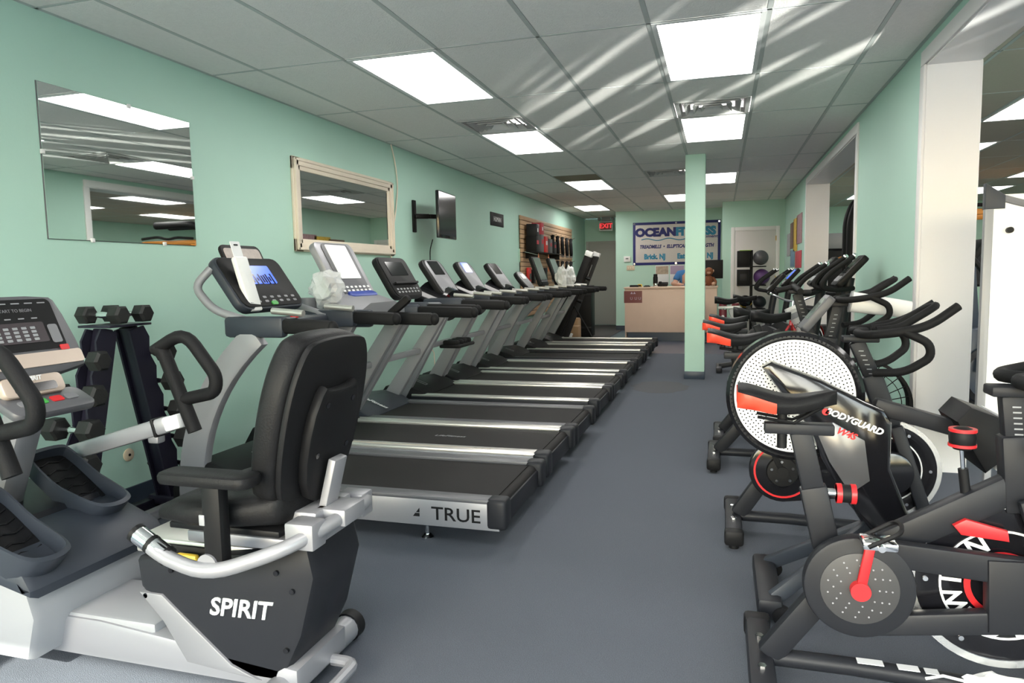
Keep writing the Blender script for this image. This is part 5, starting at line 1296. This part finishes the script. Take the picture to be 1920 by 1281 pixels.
sk_r = [(.17, .12), (.16, .11), (.17, .11), (.18, .10), (.06, .06), (.055, .055), (.075, .092), (.06, .075)]
sk_e = [(i, i + 1) for i in range(7)]
def chain(a, pts, rads):
    i0 = a
    for p, r in zip(pts, rads):
        sk_v.append(p); sk_r.append(r); sk_e.append((i0, len(sk_v) - 1)); i0 = len(sk_v) - 1
    return i0
for s in (-1, 1):
    w_ = chain(3, [(s * .20, .02, 1.20), (s * .27, -.05, 1.04), (s * .30, -.20, 1.025), (s * .20, -.48, 1.02), (s * .14, -.56, 1.015)], [.06, .05, .046, .032, (.036, .02)])
    for k in range(4): chain(w_, [(s * (.15 - .022 * k), -.61, 1.018), (s * (.145 - .022 * k), -.65, 1.012), (s * (.14 - .022 * k), -.675, 1.0)], [.009, .008, .007])
    chain(w_, [(s * .09, -.555, 1.02), (s * .075, -.59, 1.012)], [.010, .008])
    chain(0, [(s * .10, -.02, .46), (s * .13, -.38, .48), (s * .13, -.40, .10), (s * .13, -.50, .05)], [.09, .06, .045, .04])
bd = skin_mesh('body', sk_v, sk_e, sk_r, SKIN, pt_)
B().ball((0, -.015, 1.565), .095, (.86, 1.0, .85)).done('hair', HAIR, pt_)
B().tube([(0, -.115, 1.51), (0, -.138, 1.475), (0, -.12, 1.468)], .012, 8).done('nose', SKIN, pt_)
for s in (-1, 1):
    B().ball((s * .03, -.108, 1.515), .010).done('eye', GLOSS, pt_); B().ball((s * .082, -.02, 1.50), .022, (.4, .8, 1.2)).done('ear', SKIN, pt_)
B().ball((0, -.112, 1.44), .02, (1.2, .35, .3)).done('mouth', PLUSHF, pt_)
sv = [(0, .06, .50), (0, .08, .72), (0, .06, .96), (0, .02, 1.19), (0, .0, 1.28)]; sr = [(.185, .135), (.18, .13), (.185, .13), (.195, .115), (.08, .075)]; se = [(i, i + 1) for i in range(4)]
for s in (-1, 1):
    n0 = len(sv); sv += [(s * .20, .02, 1.205), (s * .265, -.04, 1.07)]; sr += [.078, .068]; se += [(3, n0), (n0, n0 + 1)]
skin_mesh('shirt', sv, se, sr, SHIRT, pt_)
ch_ = thing('office_chair', 'dark office chair under the seated person', 'chair', (px_, 14.02, 0))
B().box((0, 0, .31), (.46, .44, .06), .025).done('seat', BLACK, ch_); B().box((0, .26, .80), (.42, .05, .55), .03).done('backrest', BLACK, ch_); B().cyl((0, 0, .05), (0, 0, .29), .03, 12).done('gas_column', BLACK, ch_)
for k in range(5):
    a = k * 2 * PI / 5; B().beam((0, 0, .06), (.27 * math.cos(a), .27 * math.sin(a), .05), .04, .03, .006).ball((.27 * math.cos(a), .27 * math.sin(a), .025), .025).done('leg', BLACK, ch_)

# ------------------------------------------------------------------ maroon cylinders by the desk
for k, (x, y) in enumerate(((2.86, 12.65), (3.22, 12.45), (3.43, 12.5))):
    o = thing('punch_bag', 'upright maroon padded cylinder %s' % ('left of the pillar by the desk', 'right of the pillar, nearer the desk', 'right of the pillar, nearer the door')[k], 'padded cylinder', (x, y, 0), 0, 'maroon padded cylinders')
    B().lathe([(0, .02), (.06, .02), (.065, .05), (.065, .68), (.055, .70), (0, .70)], None, 24).done('cylinder', MAROON, o)
    B().lathe([(.066, .60), (.068, .60), (.068, .66), (.066, .66)], None, 24).done('collar', CHROME, o); B().lathe([(0, 0), (.09, 0), (.09, .012), (.02, .02), (0, .02)], None, 24).done('base', CHAR, o)
    B().lathe([(0, 0), (.025, 0), (.025, .003), (0, .003)], frame((0, -.065, .48), (1, 0, 0), (0, 0, 1)), 18).done('emblem', PWHITE, o)
# ------------------------------------------------------------------ ball rack before the store-room door
rx = PY(1408, 560, 13.6).x
o = thing('ball_rack', 'black upright rack holding balls and boxes before the white door', 'rack', (rx, 13.6, 0))
B().beam((0, 0, .05), (0, 0, 1.62), .05, .05, .006, side=(1, 0, 0)).done('post', BLACK, o); B().box((0, 0, .025), (.55, .45, .05), .01).done('base', BLACK, o)
for z in (.55, .98, 1.32): B().box((0, 0, z), (.50, .30, .02), .004).done('shelf', BLACK, o)
for nm, x, z, r, m_, lab in (('exercise_ball', .16, 1.48, .135, MIDG, 'grey mottled ball at the top of the ball rack'), ('exercise_ball', .18, 1.13, .145, PURPLE, 'purple and black ball on the middle shelf of the ball rack'), ('exercise_ball', -.10, .68, .12, GLOSS, 'black ball at lower left of the ball rack'), ('exercise_ball', .15, .67, .115, CHAR, 'charcoal ball at lower right of the ball rack')):
    q = thing(nm, lab, 'ball', (rx + x, 13.6, z), 0, 'balls on the rack'); B().ball((0, 0, 0), r, u=24, v=14).done('shell', m_, q); B().ring(r * 1.004, r * .98, .012, frame((0, 0, -.006), (1, 0, 0), (0, .6, .8)), 24).done('seam', YELLOW if m_ is GLOSS else GREY, q)
for z, m_, lab in ((1.33, BLACK, 'black carton with green top on the ball rack'), (.99, BLACK, 'square black carton on the middle shelf of the ball rack')):
    q = thing('accessory_carton', lab, 'box', (rx - .14, 13.6, z)); B().box((0, 0, .14), (.22, .22, .28), .006).done('carton', m_, q)
    B().box((.03, -.02, .285) if z > 1.2 else (0, -.112, .14), (.20, .20, .012) if z > 1.2 else (.12, .003, .12), .002).done('lid' if z > 1.2 else 'print_panel', GREEN if z > 1.2 else CHAR, q)
# flyers on the right wall beyond the far doorway
fl_px = [(1477, 440, 1482, 480, 0), (1483, 420, 1489, 465, 1), (1489, 412, 1495, 470, 2), (1495, 405, 1504, 455, 5), (1483, 470, 1490, 500, 3), (1492, 472, 1503, 502, 4)]
for k, (a0, b0, a1, b1, m_) in enumerate(fl_px):
    p, q = PX(a0, b0, W), PX(a1, b1, W); ya, yb = min(p.y, q.y), max(p.y, q.y)
    o = B().box((0, 0, 0), (.008, max(.12, yb - ya - .02), abs(p.z - q.z)), .001).done('wall_flyer', PICS[m_]); o.location = (W - .006, (ya + yb) / 2, (p.z + q.z) / 2)
    tag(o, '%s flyer on the right wall past the doorway' % ('pale grey, farthest', 'dark brown, tall', 'yellow, narrow', 'mauve, uppermost', 'blue, lower', 'red, lower')[k], 'flyer', 'flyers on the right wall')

# ------------------------------------------------------------------ next room
# white board at the right edge
wp = PY(1862, 352, 3.75)
t = thing('mobile_whiteboard', 'tall white board with grey corner trim standing in the wide opening', 'whiteboard', (wp.x + .35, 3.75, 0))
WO = (wp.x + .35, 3.75, 0)
Mw = frame((wp.x + .42, 3.75, .97), (1, -.10, 0), (0, 0, 1))
B(WO).plate(rrect(.84, 1.25, .01), .03, Mw @ Matrix.Translation((0, -.02, -.03)), .003).done('board', BOARDW, t)
for x in (-.42, .42): B(WO).plate(rrect(.035, 1.28, .008), .045, Mw @ Matrix.Translation((x, -.02, -.038)), .004).done('edge_trim', LGREY, t)
B(WO).plate([(-.44, .54), (-.36, .54), (-.36, .60), (-.44, .66)], .055, Mw @ Matrix.Translation((0, 0, -.043)), .004).done('corner_cap', SLATE, t)
B(WO).tube([Mw @ Vector((-.40, .60, -.01)), Mw @ Vector((-.25, .545, -.01)), Mw @ Vector((0, .52, -.01)), Mw @ Vector((.4, .60, -.01))], .02, 10, fil=.1).done('top_rail', GREY, t)
B(WO).cyl(Mw @ Vector((-.34, .44, 0)), Mw @ Vector((-.34, .44, .03)), .014, 14).done('peg', BLACK, t)
B(WO).plate(rrect(.07, .22, .02), .012, Mw @ Matrix.Translation((-.22, .26, 0)), .003).done('latch_plate', GREY, t)
for z in (.21, .31): B(WO).cyl(Mw @ Vector((-.22, z, .012)), Mw @ Vector((-.22, z, .018)), .01, 10).done('screw', BLACK, t)
for x in (-.38, .38):
    B(WO).beam(Mw @ Vector((x, -.64, -.015)), Mw @ Vector((x, -.92, -.015)), .03, .03, .004).done('leg', LGREY, t); B(WO).beam(Mw @ Vector((x, -.93, -.25)), Mw @ Vector((x, -.93, .25)), .04, .03, .006, side=(1, 0, 0)).done('foot', LGREY, t)
# blue-grey elliptical seen through the gap
ex = PY(1822, 700, 6.2)
t = thing('elliptical_trainer', 'navy elliptical trainer seen through the gap by the white jamb', 'elliptical', (ex.x, 6.2, 0))
B().plate(circ(.36, 40, 0, .42), .22, Matrix.Translation((0, .11, 0)) @ XZ, .03).done('shroud', BLUEM, t); B().ring(.24, .20, .02, frame((.12, -.13, .42), (1, 0, 0), (0, 0, 1)), 36).done('shroud_ring', GLOSS, t)
B().box((-.14, -.118, .62), (.10, .006, .07), .002).done('badge', PWHITE, t); text('BH', .05, frame((-.14, -.122, .62), (1, 0, 0), (0, 0, 1)), BLACK, t, .001, bold=.002)
B().beam((0, 0, .70), (-.05, 0, 1.25), .06, .08, .01).done('mast', BLUEM, t); B().plate(rrect(.34, .26, .04), .05, panel_frame((-.03, 0, 1.32), 35, -1), .01).done('console', BLACK, t)
for s in (-1, 1): B().tube([(.0, s * .18, .45), (.08, s * .22, 1.0), (-.05, s * .24, 1.25), (-.18, s * .22, 1.40)], .02, 10, fil=.1).done('swing_arm', BLACK, t); B().beam((-.02, s * .16, .20), (-.40, s * .16, .24), .12, .05, .015).done('foot_beam', BLACK, t)
B().box((0, 0, .04), (.9, .5, .06), .015).done('base', BLUEM, t)
# treadmill console beyond
mx_ = PY(1808, 540, 7.6)
t = thing('dark_treadmill', 'dark treadmill in the next room, console toward the jamb', 'treadmill', (mx_.x, 7.6, 0))
B().box((.0, 0, .10), (.8, 1.7, .16), .02).done('deck', BLACK, t); B().box((0, -.05, .185), (.5, 1.5, .01)).done('belt', BELT, t)
for s in (-1, 1): B().beam((s * .36, .6, .15), (s * .34, .45, 1.10), .06, .10, .01, side=(1, 0, 0)).done('upright', BLACK, t); B().beam((s * .34, .45, 1.05), (s * .34, -.05, 1.0), .05, .06, .02, side=(1, 0, 0)).done('handrail', SOFT, t)
cn = B().plate(rrect(.66, .40, .04), .06, frame((0, .48, 1.22), (1, 0, 0), (0, .45, .9)), .012).done('console', BLACK, t); B().plate(rrect(.26, .12, .01), .004, frame((0, .48, 1.22), (1, 0, 0), (0, .45, .9)) @ Matrix.Translation((-.1, .08, .06))).done('screen', GREY, cn)
# orange power rack
ox = PY(1830, 470, 10.5)
t = thing('power_rack', 'orange power rack with black bars in the next room', 'power rack', (ox.x + .3, 11.4, 0))
for x in (-.6, .6):
    for y in (-.6, .6):
        u_ = B().box((x, y, 1.0), (.075, .075, 2.0), .008).done('upright', ORANGE, t)
        for k in range(16): B().cyl((x, y - .039, .35 + k * .1), (x, y - .037, .35 + k * .1), .012, 10).done('pin_hole', BLACK, u_)
    B().box((x, 0, 1.97), (.075, 1.2, .075), .008).done('top_side', ORANGE, t); B().box((x, 0, .04), (.075, 1.3, .075), .008).done('foot', ORANGE, t)
for y in (-.6, .6): B().box((0, y, 1.97), (1.15, .075, .075), .008).done('top_cross', ORANGE, t)
for z in (1.05, 1.45): B().cyl((-.9, -.68, z), (.9, -.68, z), .016, 12).done('bar', UPR, t)
B().tube([(-.55, -.66, 2.03), (-.2, -.68, 2.06), (0, -.68, 2.02), (.2, -.68, 2.08), (.6, -.66, 2.05)], .025, 10, fil=.1).done('pull_up_grip', BLACK, t)
# multi-gym with black arch and orange arm, seen through the far doorway
ax_ = PY(1592, 480, 9.6)
t = thing('multi_gym', 'black arched multi-gym with orange arm behind the far doorway', 'multi-gym', (ax_.x + .0, 9.6, 0))
for y in (-.15, .15): B().tube([(0, y, .05), (0, y, 1.85), (.08, y, 2.08), (.30, y, 2.16), (1.0, y, 2.16)], .06, 12, fil=.25).done('arch_tube', BLACK, t)
B().box((.45, 0, .04), (1.3, .7, .07), .01).done('base', BLACK, t); B().box((.80, 0, 1.0), (.25, .35, 1.7), .02).done('weight_shroud', CHAR, t)
B().tube([(-.26, .2, 1.24), (-.16, .2, 1.32), (-.03, .2, 1.38), (.3, .2, 1.38)], .04, 12, fil=.2).done('press_arm', ORANGE, t); B().box((.05, .22, 1.46), (.10, .06, .14), .01).done('arm_bracket', ORANGE, t)
B().box((-.25, 0, .50), (.40, .30, .09), .03).done('seat', VINB, t); B().beam((-.25, 0, .07), (-.25, 0, .46), .07, .07, .008).done('seat_post', BLACK, t); B().box((.0, 0, .95), (.09, .30, .60), .03).done('back_pad', VINB, t)
t = thing('dark_display_cabinet', 'dark cabinet with pale top behind the multi-gym', 'cabinet', (5.75, 13.25, 0))
B().box((0, 0, .80), (1.9, .45, 1.58), .01).done('body', GLOSS, t); B().box((0, 0, 1.72), (2.0, .5, .26), .01).done('top', GREY, t)
for x in (-.47, .47): B().box((x, -.23, .80), (.9, .015, 1.5), .004).done('door', BLACK, t)
